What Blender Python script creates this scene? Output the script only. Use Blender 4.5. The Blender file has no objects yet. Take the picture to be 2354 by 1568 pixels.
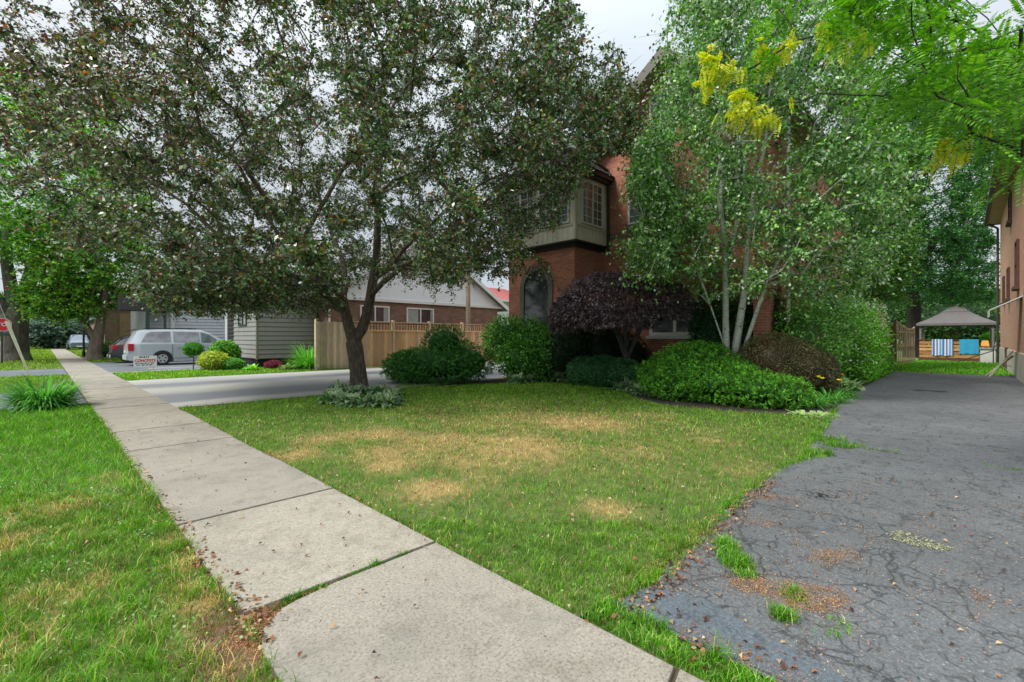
import bpy, math, random
import numpy as np
from mathutils import Vector, Matrix
from mathutils.geometry import tessellate_polygon

R = math.radians
rng = np.random.default_rng(7)
random.seed(7)
scene = bpy.context.scene
COL = scene.collection

# ------------------------------------------------------------------ survey
# X runs from the street into the yards, Y runs along the pavement, Z is up.
CAM_H, FOC, CX, CY = 1.45, 1062.0, 1177.0, 775.0
FW = (0.7133, 0.7009)      # view direction on the ground
RT = (0.7009, -0.7133)     # to the right of it


def G(px, py, z=0.0):
    """ground point seen at a spot of the photo (surveying helper)"""
    d = (CAM_H - z) * FOC / (py - CY)
    s = (px - CX) * d / FOC
    return (d * FW[0] + s * RT[0], d * FW[1] + s * RT[1])


def project(p):
    p = np.atleast_2d(p)
    d = p[:, 0] * FW[0] + p[:, 1] * FW[1]
    s = p[:, 0] * RT[0] + p[:, 1] * RT[1]
    d = np.maximum(d, 0.05)
    return CX + FOC * s / d, CY - FOC * (p[:, 2] - CAM_H) / d, d


def in_poly(x, y, poly):
    x = np.asarray(x); y = np.asarray(y)
    inside = np.zeros(x.shape, bool)
    n = len(poly)
    for i in range(n):
        x0, y0 = poly[i]; x1, y1 = poly[(i + 1) % n]
        c = ((y0 > y) != (y1 > y))
        with np.errstate(divide='ignore', invalid='ignore'):
            xi = (x1 - x0) * (y - y0) / (y1 - y0 + 1e-12) + x0
        inside ^= (c & (x < xi))
    return inside


def wob(p, s, seed=0):
    """smooth pseudo noise in -1..1 for arrays of points"""
    r = np.random.default_rng(1000 + seed)
    out = np.zeros(len(p))
    k = p.shape[1]
    for i in range(7):
        w = r.normal(size=k); w /= np.linalg.norm(w)
        f = (0.6 + 1.6 * r.random()) / s
        out += np.sin(p @ w * f * 6.283 + r.random() * 6.283 + 1.3 * np.sin(p @ np.roll(w, 1) * f * 3.1))
    return np.clip(out / 3.2, -1, 1)


# ------------------------------------------------------------------ tags
def tag(o, label=None, cat=None, group=None, kind=None):
    if label: o['label'] = label
    if cat: o['category'] = cat
    if group: o['group'] = group
    if kind: o['kind'] = kind
    return o


ORG = {}


def thing(name, loc, label, cat, group=None):
    o = bpy.data.objects.new(name, None)
    o.empty_display_size = 0.2
    COL.objects.link(o)
    o.location = loc
    ORG[o.name] = Vector(loc)
    tag(o, label, cat, group)
    return o


def org(parent):
    while parent is not None and parent.name not in ORG:
        parent = parent.parent
    return ORG[parent.name] if parent is not None else Vector((0, 0, 0))


def link(name, me, mat, parent=None, loc=None):
    o = bpy.data.objects.new(name, me)
    COL.objects.link(o)
    if mat is not None:
        me.materials.append(mat)
    if parent is not None:
        o.parent = parent
    return o


# ------------------------------------------------------------------ numpy meshes
def np_mesh(name, V, Q, mat, parent=None, col=None, smooth=False):
    """V world coordinates, Q (m,4) quads or (m,3) triangles"""
    V = np.asarray(V, dtype=np.float32)
    Q = np.asarray(Q, dtype=np.int32)
    o0 = org(parent)
    V = V - np.array([o0.x, o0.y, o0.z], dtype=np.float32)
    me = bpy.data.meshes.new(name)
    me.vertices.add(len(V)); me.vertices.foreach_set('co', V.ravel())
    m, k = Q.shape
    me.loops.add(m * k); me.loops.foreach_set('vertex_index', Q.ravel())
    me.polygons.add(m)
    me.polygons.foreach_set('loop_start', np.arange(0, m * k, k, dtype=np.int32))
    me.update(calc_edges=True)
    if col is not None:
        a = me.color_attributes.new('Col', 'FLOAT_COLOR', 'POINT')
        c = np.ones((len(V), 4), dtype=np.float32); c[:, :3] = col
        a.data.foreach_set('color', c.ravel())
    if smooth:
        me.shade_smooth()
    me.validate()
    return link(name, me, mat, parent)


class Bag:
    """collects quads with vertex colours"""
    def __init__(self):
        self.V = []; self.Q = []; self.C = []; self.n = 0

    def add(self, V, Q, C):
        self.V.append(V); self.Q.append(Q + self.n); self.C.append(C)
        self.n += len(V)

    def build(self, name, mat, parent=None, smooth=False):
        return np_mesh(name, np.vstack(self.V), np.vstack(self.Q), mat, parent, np.vstack(self.C), smooth)


def unit(a):
    return a / np.maximum(np.linalg.norm(a, axis=1, keepdims=True), 1e-9)


GAIN = 1.5


def pick(pal, n, jitter=0.25, weights=None):
    pal = np.array(pal, dtype=float)
    w = None if weights is None else np.array(weights, float) / sum(weights)
    c = pal[rng.choice(len(pal), n, p=w)] * GAIN
    return c * (1 + jitter * rng.normal(size=(n, 1))).clip(0.35, 2.0)


def leafquads(C, size, col, up=0.6, aspect=0.5, droop=0.2, normals=None, dirs=None, fold=0.18):
    n = len(C)
    N = rng.normal(size=(n, 3)); N[:, 2] = np.abs(N[:, 2]) * 0.7 + up
    if normals is not None:
        N = N * 0.55 + normals * 1.0
    N = unit(N)
    D = rng.normal(size=(n, 3)) if dirs is None else dirs + 0.45 * rng.normal(size=(n, 3))
    D[:, 2] -= droop
    D = unit(D - N * (D * N).sum(1, keepdims=True))
    S = np.cross(N, D)
    L = np.asarray(size).reshape(-1, 1) * np.ones((n, 1))
    W = L * aspect * 0.5
    base = C - D * L * 0.5
    V = np.empty((n, 4, 3))
    V[:, 0] = base
    V[:, 1] = base + D * L * 0.45 + S * W + N * W * fold * 2
    V[:, 2] = base + D * L
    V[:, 3] = base + D * L * 0.45 - S * W + N * W * fold * 2
    Q = np.arange(4 * n).reshape(n, 4)
    return V.reshape(-1, 3), Q, np.repeat(col, 4, axis=0)


def strips(base, direc, length, width, col, edge=None, rise=1.0, sag=0.6, rows=5, cup=0.1, taper='leaf', tipcol=None):
    """arching strap leaves: base (n,3), direc (n,3) horizontal unit, length, width (n,)"""
    n = len(base)
    L = np.asarray(length).reshape(-1, 1) * np.ones((n, 1)); W = np.asarray(width).reshape(-1, 1) * np.ones((n, 1))
    up = np.array([[0, 0, 1.0]])
    rise = np.asarray(rise).reshape(-1, 1) * np.ones((n, 1)); sag = np.asarray(sag).reshape(-1, 1) * np.ones((n, 1))
    S = unit(np.cross(direc, up) + 1e-6)
    V = np.empty((n, rows, 3, 3)); Cc = np.empty((n, rows, 3, 3))
    for r in range(rows):
        t = r / (rows - 1)
        p = base + direc * L * (t * (1 - rise * 0.35)) + up * L * (rise * t - sag * t * t)
        if taper == 'leaf':
            w = math.sin(math.pi * min(1, t * 0.86 + 0.09)) ** 0.8
        elif taper == 'strap':
            w = (1 - t ** 3) * 0.9 + 0.1
        else:
            w = 1 - t * 0.9
        if r == rows - 1: w = 0.06
        V[:, r, 0] = p - S * W * 0.5 * w + up * cup * W * w
        V[:, r, 1] = p
        V[:, r, 2] = p + S * W * 0.5 * w + up * cup * W * w
        e = col if edge is None else edge
        Cc[:, r, 0] = e; Cc[:, r, 1] = col; Cc[:, r, 2] = e
    idx = np.arange(n)[:, None] * rows * 3
    Q = []
    for r in range(rows - 1):
        for c in range(2):
            a = r * 3 + c
            Q.append(idx + np.array([[a, a + 1, a + 4, a + 3]]))
    return V.reshape(-1, 3), np.vstack(Q), Cc.reshape(-1, 3)


# ------------------------------------------------------------------ hand-built meshes
class MB:
    def __init__(self):
        self.v = []; self.f = []

    def face(self, pts):
        i = len(self.v); self.v += [tuple(p) for p in pts]
        self.f.append(tuple(range(i, i + len(pts))))

    def hexa(self, p):
        """8 corners: bottom 4 then top 4"""
        i = len(self.v); self.v += [tuple(q) for q in p]
        for a in ((3, 2, 1, 0), (4, 5, 6, 7), (0, 1, 5, 4), (1, 2, 6, 5), (2, 3, 7, 6), (3, 0, 4, 7)):
            self.f.append(tuple(i + k for k in a))

    def box(self, x0, x1, y0, y1, z0, z1):
        if x1 < x0: x0, x1 = x1, x0
        if y1 < y0: y0, y1 = y1, y0
        self.hexa([(x0, y0, z0), (x1, y0, z0), (x1, y1, z0), (x0, y1, z0),
                   (x0, y0, z1), (x1, y0, z1), (x1, y1, z1), (x0, y1, z1)])
        return self

    def prism(self, poly, z0, z1):
        """poly [(x,y)] upwards"""
        n = len(poly)
        i = len(self.v)
        self.v += [(x, y, z0) for x, y in poly] + [(x, y, z1) for x, y in poly]
        self.f.append(tuple(i + k for k in reversed(range(n))))
        self.f.append(tuple(i + n + k for k in range(n)))
        for k in range(n):
            j = (k + 1) % n
            self.f.append((i + k, i + j, i + n + j, i + n + k))
        return self

    def bar(self, a, b, w, h=None, sides=4, up=(0, 0, 1), w2=None):
        a = Vector(a); b = Vector(b); d = (b - a)
        if d.length < 1e-6: return self
        d.normalize(); u = Vector(up)
        if abs(d.dot(u)) > 0.98: u = Vector((1, 0, 0))
        s = d.cross(u).normalized(); t = s.cross(d).normalized()
        h = w if h is None else h
        w2 = w if w2 is None else w2
        i = len(self.v)
        for p, k in ((a, 1.0), (b, w2 / w)):
            if sides == 4:
                for q in ((-1, -1), (1, -1), (1, 1), (-1, 1)):
                    self.v.append(tuple(p + s * q[0] * w * k / 2 + t * q[1] * h * k / 2))
            else:
                for q in range(sides):
                    an = 2 * math.pi * q / sides
                    self.v.append(tuple(p + s * math.cos(an) * w * k / 2 + t * math.sin(an) * h * k / 2))
        n = sides
        for k in range(n):
            j = (k + 1) % n
            self.f.append((i + k, i + j, i + n + j, i + n + k))
        self.f.append(tuple(i + k for k in reversed(range(n))))
        self.f.append(tuple(i + n + k for k in range(n)))
        return self

    def disc(self, c, n, r, thick, sides=20):
        c = Vector(c); n = Vector(n).normalized()
        return self.bar(c - n * thick / 2, c + n * thick / 2, 2 * r, sides=sides)

    def build(self, name, mat, parent=None, bevel=0, smooth=False):
        o0 = org(parent)
        me = bpy.data.meshes.new(name)
        me.from_pydata([(x - o0.x, y - o0.y, z - o0.z) for x, y, z in self.v], [], self.f)
        me.update()
        uv = me.uv_layers.new(name='UVMap')
        for p in me.polygons:
            n = p.normal
            ax = max(range(3), key=lambda k: abs(n[k]))
            for li in p.loop_indices:
                x, y, z = self.v[me.loops[li].vertex_index]
                if ax == 0: uv.data[li].uv = (y, z)
                elif ax == 1: uv.data[li].uv = (x, z)
                else: uv.data[li].uv = (x, y)
        if smooth: me.shade_smooth()
        o = link(name, me, mat, parent)
        if bevel:
            m = o.modifiers.new('bevel', 'BEVEL'); m.width = bevel; m.segments = 2; m.limit_method = 'ANGLE'
        return o


def sheet(name, poly, z, mat, parent=None):
    mb = MB()
    tris = tessellate_polygon([[Vector((x, y, 0)) for x, y in poly]])
    me = bpy.data.meshes.new(name)
    fs = []
    for t in tris:
        a, b, c = [Vector((poly[k][0], poly[k][1], 0)) for k in t]
        fs.append(t if (b - a).cross(c - a).z > 0 else (t[0], t[2], t[1]))
    me.from_pydata([(x, y, z) for x, y in poly], [], fs)
    me.update()
    return link(name, me, mat, parent)


# ------------------------------------------------------------------ materials
def new_mat(name):
    m = bpy.data.materials.new(name); m.use_nodes = True
    nt = m.node_tree
    b = nt.nodes['Principled BSDF']
    return m, nt, b


def N(nt, kind, **kw):
    n = nt.nodes.new(kind)
    for k, v in kw.items():
        if k in n.inputs.keys() if isinstance(k, str) else False:
            n.inputs[k].default_value = v
        else:
            setattr(n, k, v)
    return n


def ramp(nt, fac, stops):
    r = nt.nodes.new('ShaderNodeValToRGB')
    e = r.color_ramp.elements
    while len(e) < len(stops): e.new(0.5)
    for i, (p, c) in enumerate(stops):
        e[i].position = p
        e[i].color = (*c, 1) if len(c) == 3 else c
    nt.links.new(fac, r.inputs[0])
    return r.outputs[0]


def noise(nt, vec, scale, detail=4, rough=0.6, dist=0.0):
    n = nt.nodes.new('ShaderNodeTexNoise')
    n.inputs['Scale'].default_value = scale; n.inputs['Detail'].default_value = detail
    n.inputs['Roughness'].default_value = rough; n.inputs['Distortion'].default_value = dist
    if vec is not None: nt.links.new(vec, n.inputs['Vector'])
    return n.outputs['Fac']


def mixc(nt, fac, a, b, mode='MIX'):
    m = nt.nodes.new('ShaderNodeMix'); m.data_type = 'RGBA'; m.blend_type = mode
    for s, v in ((0, fac), (6, a), (7, b)):
        if isinstance(v, bpy.types.NodeSocket): nt.links.new(v, m.inputs[s])
        elif s == 0: m.inputs[0].default_value = v
        else: m.inputs[s].default_value = (*v, 1)
    return m.outputs[2]


def bump(nt, b, h, strength=0.3, dist=0.02):
    n = nt.nodes.new('ShaderNodeBump'); n.inputs['Strength'].default_value = strength
    n.inputs['Distance'].default_value = dist
    nt.links.new(h, n.inputs['Height']); nt.links.new(n.outputs[0], b.inputs['Normal'])


def objvec(nt, uv=False):
    t = nt.nodes.new('ShaderNodeTexCoord')
    return t.outputs['UV' if uv else 'Object']


MATS = {}


def plain(name, c, rough=0.6, var=0.15, scale=3.0, metal=0.0, fine=0.08, spec=0.5, bmp=0.0):
    if name in MATS: return MATS[name]
    m, nt, b = new_mat(name)
    v = objvec(nt)
    a = noise(nt, v, scale, 5)
    lo = tuple(x * (1 - var) for x in c); hi = tuple(min(1, x * (1 + var)) for x in c)
    col = ramp(nt, a, [(0.3, lo), (0.7, hi)])
    f = noise(nt, v, scale * 22, 2)
    g = ramp(nt, f, [(0.3, (1 - fine,) * 3), (0.7, (1 + 0 * fine,) * 3)])
    nt.links.new(mixc(nt, 1.0, col, g, 'MULTIPLY'), b.inputs['Base Color'])
    b.inputs['Roughness'].default_value = rough; b.inputs['Metallic'].default_value = metal
    b.inputs['Specular IOR Level'].default_value = spec
    if bmp: bump(nt, b, f, bmp, 0.01)
    MATS[name] = m
    return m


def foliage(name, rough=0.45, trans=0.3, spec=0.5, gain=1.0):
    if name in MATS: return MATS[name]
    m, nt, b = new_mat(name)
    a = nt.nodes.new('ShaderNodeAttribute'); a.attribute_name = 'Col'
    out = nt.nodes['Material Output']
    b.inputs['Roughness'].default_value = rough
    b.inputs['Specular IOR Level'].default_value = spec * .55
    nt.links.new(a.outputs['Color'], b.inputs['Base Color'])
    if trans > 0:
        tr = nt.nodes.new('ShaderNodeBsdfTranslucent')
        g = nt.nodes.new('ShaderNodeHueSaturation'); g.inputs['Saturation'].default_value = 1.15
        g.inputs['Value'].default_value = 1.3
        nt.links.new(a.outputs['Color'], g.inputs['Color'])
        nt.links.new(g.outputs[0], tr.inputs['Color'])
        mx = nt.nodes.new('ShaderNodeMixShader'); mx.inputs[0].default_value = trans
        nt.links.new(b.outputs[0], mx.inputs[1]); nt.links.new(tr.outputs[0], mx.inputs[2])
        nt.links.new(mx.outputs[0], out.inputs['Surface'])
    MATS[name] = m
    return m


def bark(name, c1, c2, scale=14, marks=None):
    m, nt, b = new_mat(name)
    t = objvec(nt)
    mp = nt.nodes.new('ShaderNodeMapping'); mp.inputs['Scale'].default_value = (1, 1, 0.3) if not marks else (1, 1, 2.5)
    nt.links.new(t, mp.inputs['Vector'])
    n1 = noise(nt, mp.outputs[0], scale, 6, 0.7, 0.4)
    col = ramp(nt, n1, [(0.38, c1), (0.62, c2)])
    if marks:
        n2 = noise(nt, mp.outputs[0], 9, 3, 0.6)
        k = ramp(nt, n2, [(0.60, (0, 0, 0)), (0.66, (1, 1, 1))])
        col = mixc(nt, k, col, marks)
    nt.links.new(col, b.inputs['Base Color'])
    b.inputs['Roughness'].default_value = 0.9
    bump(nt, b, n1, 0.8, 0.03)
    return m


def brick(name, c1, c2, mortar, bw=0.21, bh=0.075, weather=0.25):
    m, nt, b = new_mat(name)
    uv = objvec(nt, True)
    br = nt.nodes.new('ShaderNodeTexBrick')
    br.inputs['Scale'].default_value = 1.0
    br.inputs['Brick Width'].default_value = bw; br.inputs['Row Height'].default_value = bh
    br.inputs['Mortar Size'].default_value = 0.006; br.inputs['Mortar Smooth'].default_value = 0.3
    br.inputs['Color1'].default_value = (*c1, 1); br.inputs['Color2'].default_value = (*c2, 1)
    br.inputs['Mortar'].default_value = (*mortar, 1); br.inputs['Bias'].default_value = 0.0
    nt.links.new(uv, br.inputs['Vector'])
    n1 = noise(nt, uv, 1.3, 5, 0.65)
    g = ramp(nt, n1, [(0.3, (1 - weather,) * 3), (0.7, (1.0,) * 3)])
    n2 = noise(nt, uv, 9, 3, 0.6)
    g2 = ramp(nt, n2, [(0.3, (0.75,) * 3), (0.7, (1.0,) * 3)])
    c = mixc(nt, 1.0, mixc(nt, 1.0, br.outputs['Color'], g, 'MULTIPLY'), g2, 'MULTIPLY')
    nt.links.new(c, b.inputs['Base Color'])
    b.inputs['Roughness'].default_value = 0.85
    inv = nt.nodes.new('ShaderNodeMath'); inv.operation = 'SUBTRACT'; inv.inputs[0].default_value = 1
    nt.links.new(br.outputs['Fac'], inv.inputs[1])
    bump(nt, b, inv.outputs[0], 0.5, 0.008)
    return m


def glass(name, c=(0.05, 0.06, 0.07), rough=0.06):
    if name in MATS: return MATS[name]
    m, nt, b = new_mat(name)
    v = objvec(nt)
    n = noise(nt, v, 1.6, 2)
    nt.links.new(ramp(nt, n, [(0.35, tuple(x * 0.6 for x in c)), (0.65, tuple(x * 1.5 for x in c))]), b.inputs['Base Color'])
    b.inputs['Roughness'].default_value = rough
    b.inputs['Specular IOR Level'].default_value = 0.9
    MATS[name] = m
    return m
# ------------------------------------------------------------------ limbs
def tubes(P, par, rad, sides=6):
    P = np.array(P); n = len(P)
    rad = np.array(rad); par = np.array(par)
    D = np.zeros((n, 3))
    for i in range(n):
        D[i] = P[i] - P[par[i]] if par[i] >= 0 else (0, 0, 1)
    D = unit(D)
    ref = unit(np.array([[0.9, 0.3, 0.11]]))[0]
    S = unit(np.cross(D, ref) + 1e-6); T = np.cross(S, D)
    kids = {}
    for i in range(n):
        if par[i] >= 0: kids.setdefault(par[i], []).append(i)
    main = {p: max(k, key=lambda q: rad[q]) for p, k in kids.items()}
    an = np.arange(sides) * 2 * math.pi / sides
    ca, sa = np.cos(an)[:, None], np.sin(an)[:, None]
    V = []; Q = []
    ring = np.arange(sides)
    for i in range(n):
        p = par[i]
        if p < 0: continue
        if main[p] == i:
            a = P[p] + (S[p] * ca + T[p] * sa) * rad[p]
        else:
            a = P[p] + (S[i] * ca + T[i] * sa) * rad[i] * 1.15
        b = P[i] + (S[i] * ca + T[i] * sa) * rad[i]
        k = len(V) * 2 * sides
        V.append(np.vstack([a, b]))
        nx = (ring + 1) % sides
        Q.append(np.stack([k + ring, k + nx, k + sides + nx, k + sides + ring], axis=1))
    return np.vstack(V), np.vstack(Q)


def grow(P, par, targets, step=0.4, wander=0.06, lw=0.25, arch=0.08, start=0):
    """joins every target to the nearest limb; returns nodes, parents, tips"""
    P = [np.array(p, float) for p in P]; par = list(par)
    L = [0.0] * len(P)
    for i in range(len(P)):
        if par[i] >= 0: L[i] = L[par[i]] + np.linalg.norm(P[i] - P[par[i]])
    c0 = P[-1]
    targets = sorted(targets, key=lambda t: np.linalg.norm(t - P[start]))
    tips = []
    cap = len(P) + 60000
    A = np.zeros((cap, 3)); LL = np.zeros(cap); n = len(P)
    A[:n] = P; LL[:n] = L
    LL[:start] = 1e6
    for t in targets:
        d = np.linalg.norm(A[:n] - t, axis=1)
        back = np.maximum(0, A[:n, 2] - t[2]) * 0.3
        j = int(np.argmin(d + lw * LL[:n] + back))
        m = max(1, int(round(d[j] / step)))
        a = A[j].copy(); prev = j
        for s in range(1, m + 1):
            f = s / m
            q = a + (t - a) * f + np.array([0, 0, arch * d[j] * math.sin(math.pi * f)])
            if s < m: q = q + rng.normal(size=3) * wander * step
            A[n] = q; LL[n] = LL[prev] + np.linalg.norm(q - A[prev]); par.append(prev)
            prev = n; n += 1
        tips.append(prev)
    return A[:n].copy(), np.array(par), tips


def radii(P, par, tips, tip_r=0.006, expo=0.42, fixed=None):
    n = len(P); cnt = np.zeros(n)
    for t in tips: cnt[t] += 1
    for i in range(n - 1, -1, -1):
        if par[i] >= 0: cnt[par[i]] += max(cnt[i], 0)
    r = tip_r * np.maximum(cnt, 1) ** expo
    if fixed:
        for i, v in fixed.items(): r[i] = v
        k = len(fixed)
        for i in range(k, n):
            if par[i] >= 0: r[i] = min(r[i], r[par[i]] * 0.93 if par[i] < k else r[par[i]])
    return r


def clusters(T, per, sig, flat=0.7, out=None, droop=0.0):
    """leaves set along short twigs that fan out of every limb tip"""
    k = 9; q = max(2, per // k)
    D = rng.normal(size=(len(T), k, 3)) * np.array([1, 1, flat])
    if out is not None: D = D + unit(out)[:, None] * 0.7
    D[:, :, 2] -= droop
    D /= np.linalg.norm(D, axis=2, keepdims=True)
    Lg = sig * 2.6 * (0.45 + 0.75 * rng.random((len(T), k, 1, 1)))
    t = (np.arange(q) + rng.random((len(T), k, q)))[..., None] / q
    C = T[:, None, None] + D[:, :, None] * Lg * t
    C[..., 2] -= (droop * 0.5 * Lg * t * t)[..., 0]
    C = C + rng.normal(size=C.shape) * sig * 0.13
    # the twigs themselves
    a = np.repeat(T[:, None], k, 1).reshape(-1, 3); dd = D.reshape(-1, 3); LL = Lg.reshape(-1, 1)
    b = a + dd * LL * .95; b[:, 2] -= (droop * 0.45 * LL)[:, 0]
    w = np.cross(dd, rng.normal(size=dd.shape)); w = unit(w) * .0035
    TV = np.stack([a - w, a + w, b + w * .5, b - w * .5], 1).reshape(-1, 3)
    return C.reshape(-1, 3), np.repeat(D.reshape(-1, 3), q, axis=0), TV


def make_tree(name, base, label, cat, trunk, targets, per, sig, leaf, pal, wts, bk, fol, aspect=0.5,
              tip_r=0.006, expo=0.42, step=0.4, up=0.6, droop=0.2, start=1, group=None, mask=None, flat=0.7,
              along=0.3, lw=0.25, sides=6, arch=0.08, jitter=0.3, clump=0.25, twigs=(0.04, 0.032, 0.025), tintf=None):
    """trunk: list of (x,y,z,r,parent)"""
    root = thing(name, (base[0], base[1], base[2] if len(base) > 2 else 0), label, cat, group)
    P = [t[:3] for t in trunk]; par = [t[4] for t in trunk]
    P, par, tips = grow(P, par, targets, step=step, start=start, lw=lw, arch=arch)
    fixed = {i: t[3] for i, t in enumerate(trunk)}
    r = radii(P, par, tips, tip_r, expo, fixed)
    V, Q = tubes(P, par, r, sides)
    np_mesh('trunk', V, Q, bk, root, smooth=True)
    T = P[tips]
    # some clusters sit along the last bit of each limb
    T2 = P[par[tips]]
    T = np.vstack([T, T2[rng.random(len(T2)) < along]])
    C, DD, TV = clusters(T, per, sig, flat, droop=droop * 0.5)
    n = len(C)
    if mask is not None:
        keep = mask(C); C = C[keep]; DD = DD[keep]; n = len(C)
    sz = leaf * (0.7 + 0.6 * rng.random(n))
    col = pick(pal, n, jitter, wts)
    col *= (1 + clump * wob(C, 1.4, 5))[:, None]
    if tintf is not None: col = tintf(C, col)
    V, Q, c = leafquads(C, sz, col.clip(0.004, 0.9), up=up, aspect=aspect, droop=droop, dirs=DD * 0.7)
    if twigs:
        tm = mask(TV.reshape(-1, 4, 3).mean(1)) if mask is not None else np.ones(len(TV) // 4, bool)
        TV = TV.reshape(-1, 4, 3)[tm].reshape(-1, 3)
        Q = np.vstack([Q, np.arange(len(TV)).reshape(-1, 4) + len(V)]); V = np.vstack([V, TV])
        c = np.vstack([c, np.ones((len(TV), 3)) * np.array(twigs)])
    np_mesh('crown', V, Q, fol, root, c)
    return root


def ellipsoid_points(c, r, n, shell=0.3, zmin=None):
    out = []
    while len(out) < n:
        v = rng.normal(size=3); v /= np.linalg.norm(v)
        k = rng.random() ** (1 / 3.0)
        k = shell + (1 - shell) * k
        p = np.array(c) + v * k * np.array(r)
        if zmin is not None and p[2] < zmin: continue
        out.append(p)
    return out


# ------------------------------------------------------------------ shrubs
def shrub(name, base, label, cat, blobs, n, leaf, pal, wts=None, fol=None, aspect=0.5, rough=0.12, lump=0.35,
          depth=0.10, up=0.3, outward=0.8, droop=0.0, group=None, core=True, layers=0.0, stems=None, jitter=0.28,
          stem_mat=None, zmin=0.01, fold=0.18, clump=0.25, keepf=None, tuft=0, tr=0.16, lift=0.6, shoots=0, slen=.22):
    """blobs: list of (cx,cy,cz,rx,ry,rz)"""
    root = thing(name, (base[0], base[1], 0), label, cat, group)
    bag = Bag()
    B = np.array(blobs, float)
    area = (B[:, 3] * B[:, 4] * B[:, 5]) ** (2 / 3)
    cnt = (n * area / area.sum()).astype(int)
    for b, m in zip(B, cnt):
        if tuft:
            nt_ = max(1, m // tuft)
            v = unit(rng.normal(size=(nt_, 3)))
        else:
            v = unit(rng.normal(size=(m, 3)))
        s0 = b[:3] + v * b[3:]
        k = 1 + rough * wob(s0, lump, 3) + rough * 0.6 * wob(s0, lump * 0.4, 9)
        if layers: k += layers * np.abs(np.sin(s0[:, 2] / 0.11 + 1.6 * wob(s0[:, :2], 0.8, 4)))
        k -= depth * rng.random(len(v)) ** 1.5
        C = b[:3] + v * b[3:] * k[:, None]
        ok = C[:, 2] > zmin
        for b2 in B:
            if b2 is b: continue
            q = (C - b2[:3]) / b2[3:]
            ok &= (q * q).sum(1) > 0.72 ** 2
        if keepf is not None: ok &= keepf(C)
        C = C[ok]; v = v[ok]
        nrm = unit(v / b[3:])
        tint = 1.0
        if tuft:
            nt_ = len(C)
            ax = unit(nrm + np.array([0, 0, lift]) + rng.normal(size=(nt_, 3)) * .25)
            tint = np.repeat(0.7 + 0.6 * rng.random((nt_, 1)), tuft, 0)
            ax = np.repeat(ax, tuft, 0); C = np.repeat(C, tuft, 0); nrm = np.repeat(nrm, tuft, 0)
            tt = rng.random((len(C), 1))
            dv = unit(ax + rng.normal(size=(len(C), 3)) * .38)
            C = C + dv * tr * (tt - .35)
            nrm = dv
        m = len(C)
        col = pick(pal, m, jitter, wts) * tint
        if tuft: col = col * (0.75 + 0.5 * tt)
        col *= (1 + clump * wob(C, 0.45, 8) + 0.15 * wob(C, 0.12, 2))[:, None]
        d = nrm * outward + rng.normal(size=(m, 3)) * 0.4; d[:, 2] += up
        nn = unit(rng.normal(size=(m, 3)) * 0.8 + nrm * 0.5 + np.array([0, 0, 0.4]))
        V, Q, c = leafquads(C, leaf * (0.65 + 0.7 * rng.random(m)), col.clip(0.003, 0.9), normals=nn, dirs=d,
                            aspect=aspect, droop=droop, fold=fold)
        bag.add(V, Q, c)
    for _ in range(shoots):
        b = B[rng.choice(len(B), p=area / area.sum())]
        v = unit(rng.normal(size=(1, 3))); v[0, 2] = abs(v[0, 2])
        p0 = b[:3] + v[0] * b[3:] * .97
        if any((((p0 - b2[:3]) / b2[3:]) ** 2).sum() < .9 for b2 in B if b2 is not b): continue
        dr = unit(v * .8 + np.array([[0, 0, .6]]) + .35 * rng.normal(size=(1, 3)))[0]
        q = 14; Ls = slen * rng.uniform(.5, 1.2); tt = (np.arange(q) + .5)[:, None] / q
        C = p0 + dr * Ls * tt + rng.normal(size=(q, 3)) * leaf * .3; C[:, 2] = np.maximum(C[:, 2], .02)
        bag.add(*leafquads(C, leaf * (.6 + .5 * rng.random(q)), pick(pal, q, jitter, wts).clip(.003, .9), dirs=np.repeat(dr[None], q, 0) * .8, aspect=aspect, droop=droop))
    if core:
        th = np.linspace(0, math.pi, 12); ph = np.linspace(0, 2 * math.pi, 21)[:-1]
        TT, PP = np.meshgrid(th, ph, indexing='ij')
        u = np.stack([np.sin(TT) * np.cos(PP), np.sin(TT) * np.sin(PP), np.cos(TT)], -1).reshape(-1, 3)
        q = []
        for i in range(11):
            for j in range(20):
                q.append([i * 20 + j, (i + 1) * 20 + j, (i + 1) * 20 + (j + 1) % 20, i * 20 + (j + 1) % 20])
        q = np.array(q)
        for b in B:
            V = b[:3] + u * b[3:] * (0.84 - depth * 0.6)
            V[:, 2] = np.maximum(V[:, 2], 0.02)
            bag.add(V, q, np.ones((len(V), 3)) * np.array(pal[0]) * 0.8)
    bag.build('foliage', fol, root)
    if stems:
        mb = MB()
        for a, b_, w in stems:
            a = Vector(a); b_ = Vector(b_)
            mid = (a + b_) / 2 + Vector(rng.normal(size=3) * 0.05)
            mb.bar(a, mid, w, sides=6, w2=w * 0.85); mb.bar(mid, b_, w * 0.85, sides=6, w2=w * 0.6)
        mb.build('stem', stem_mat, root)
    return root


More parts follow.
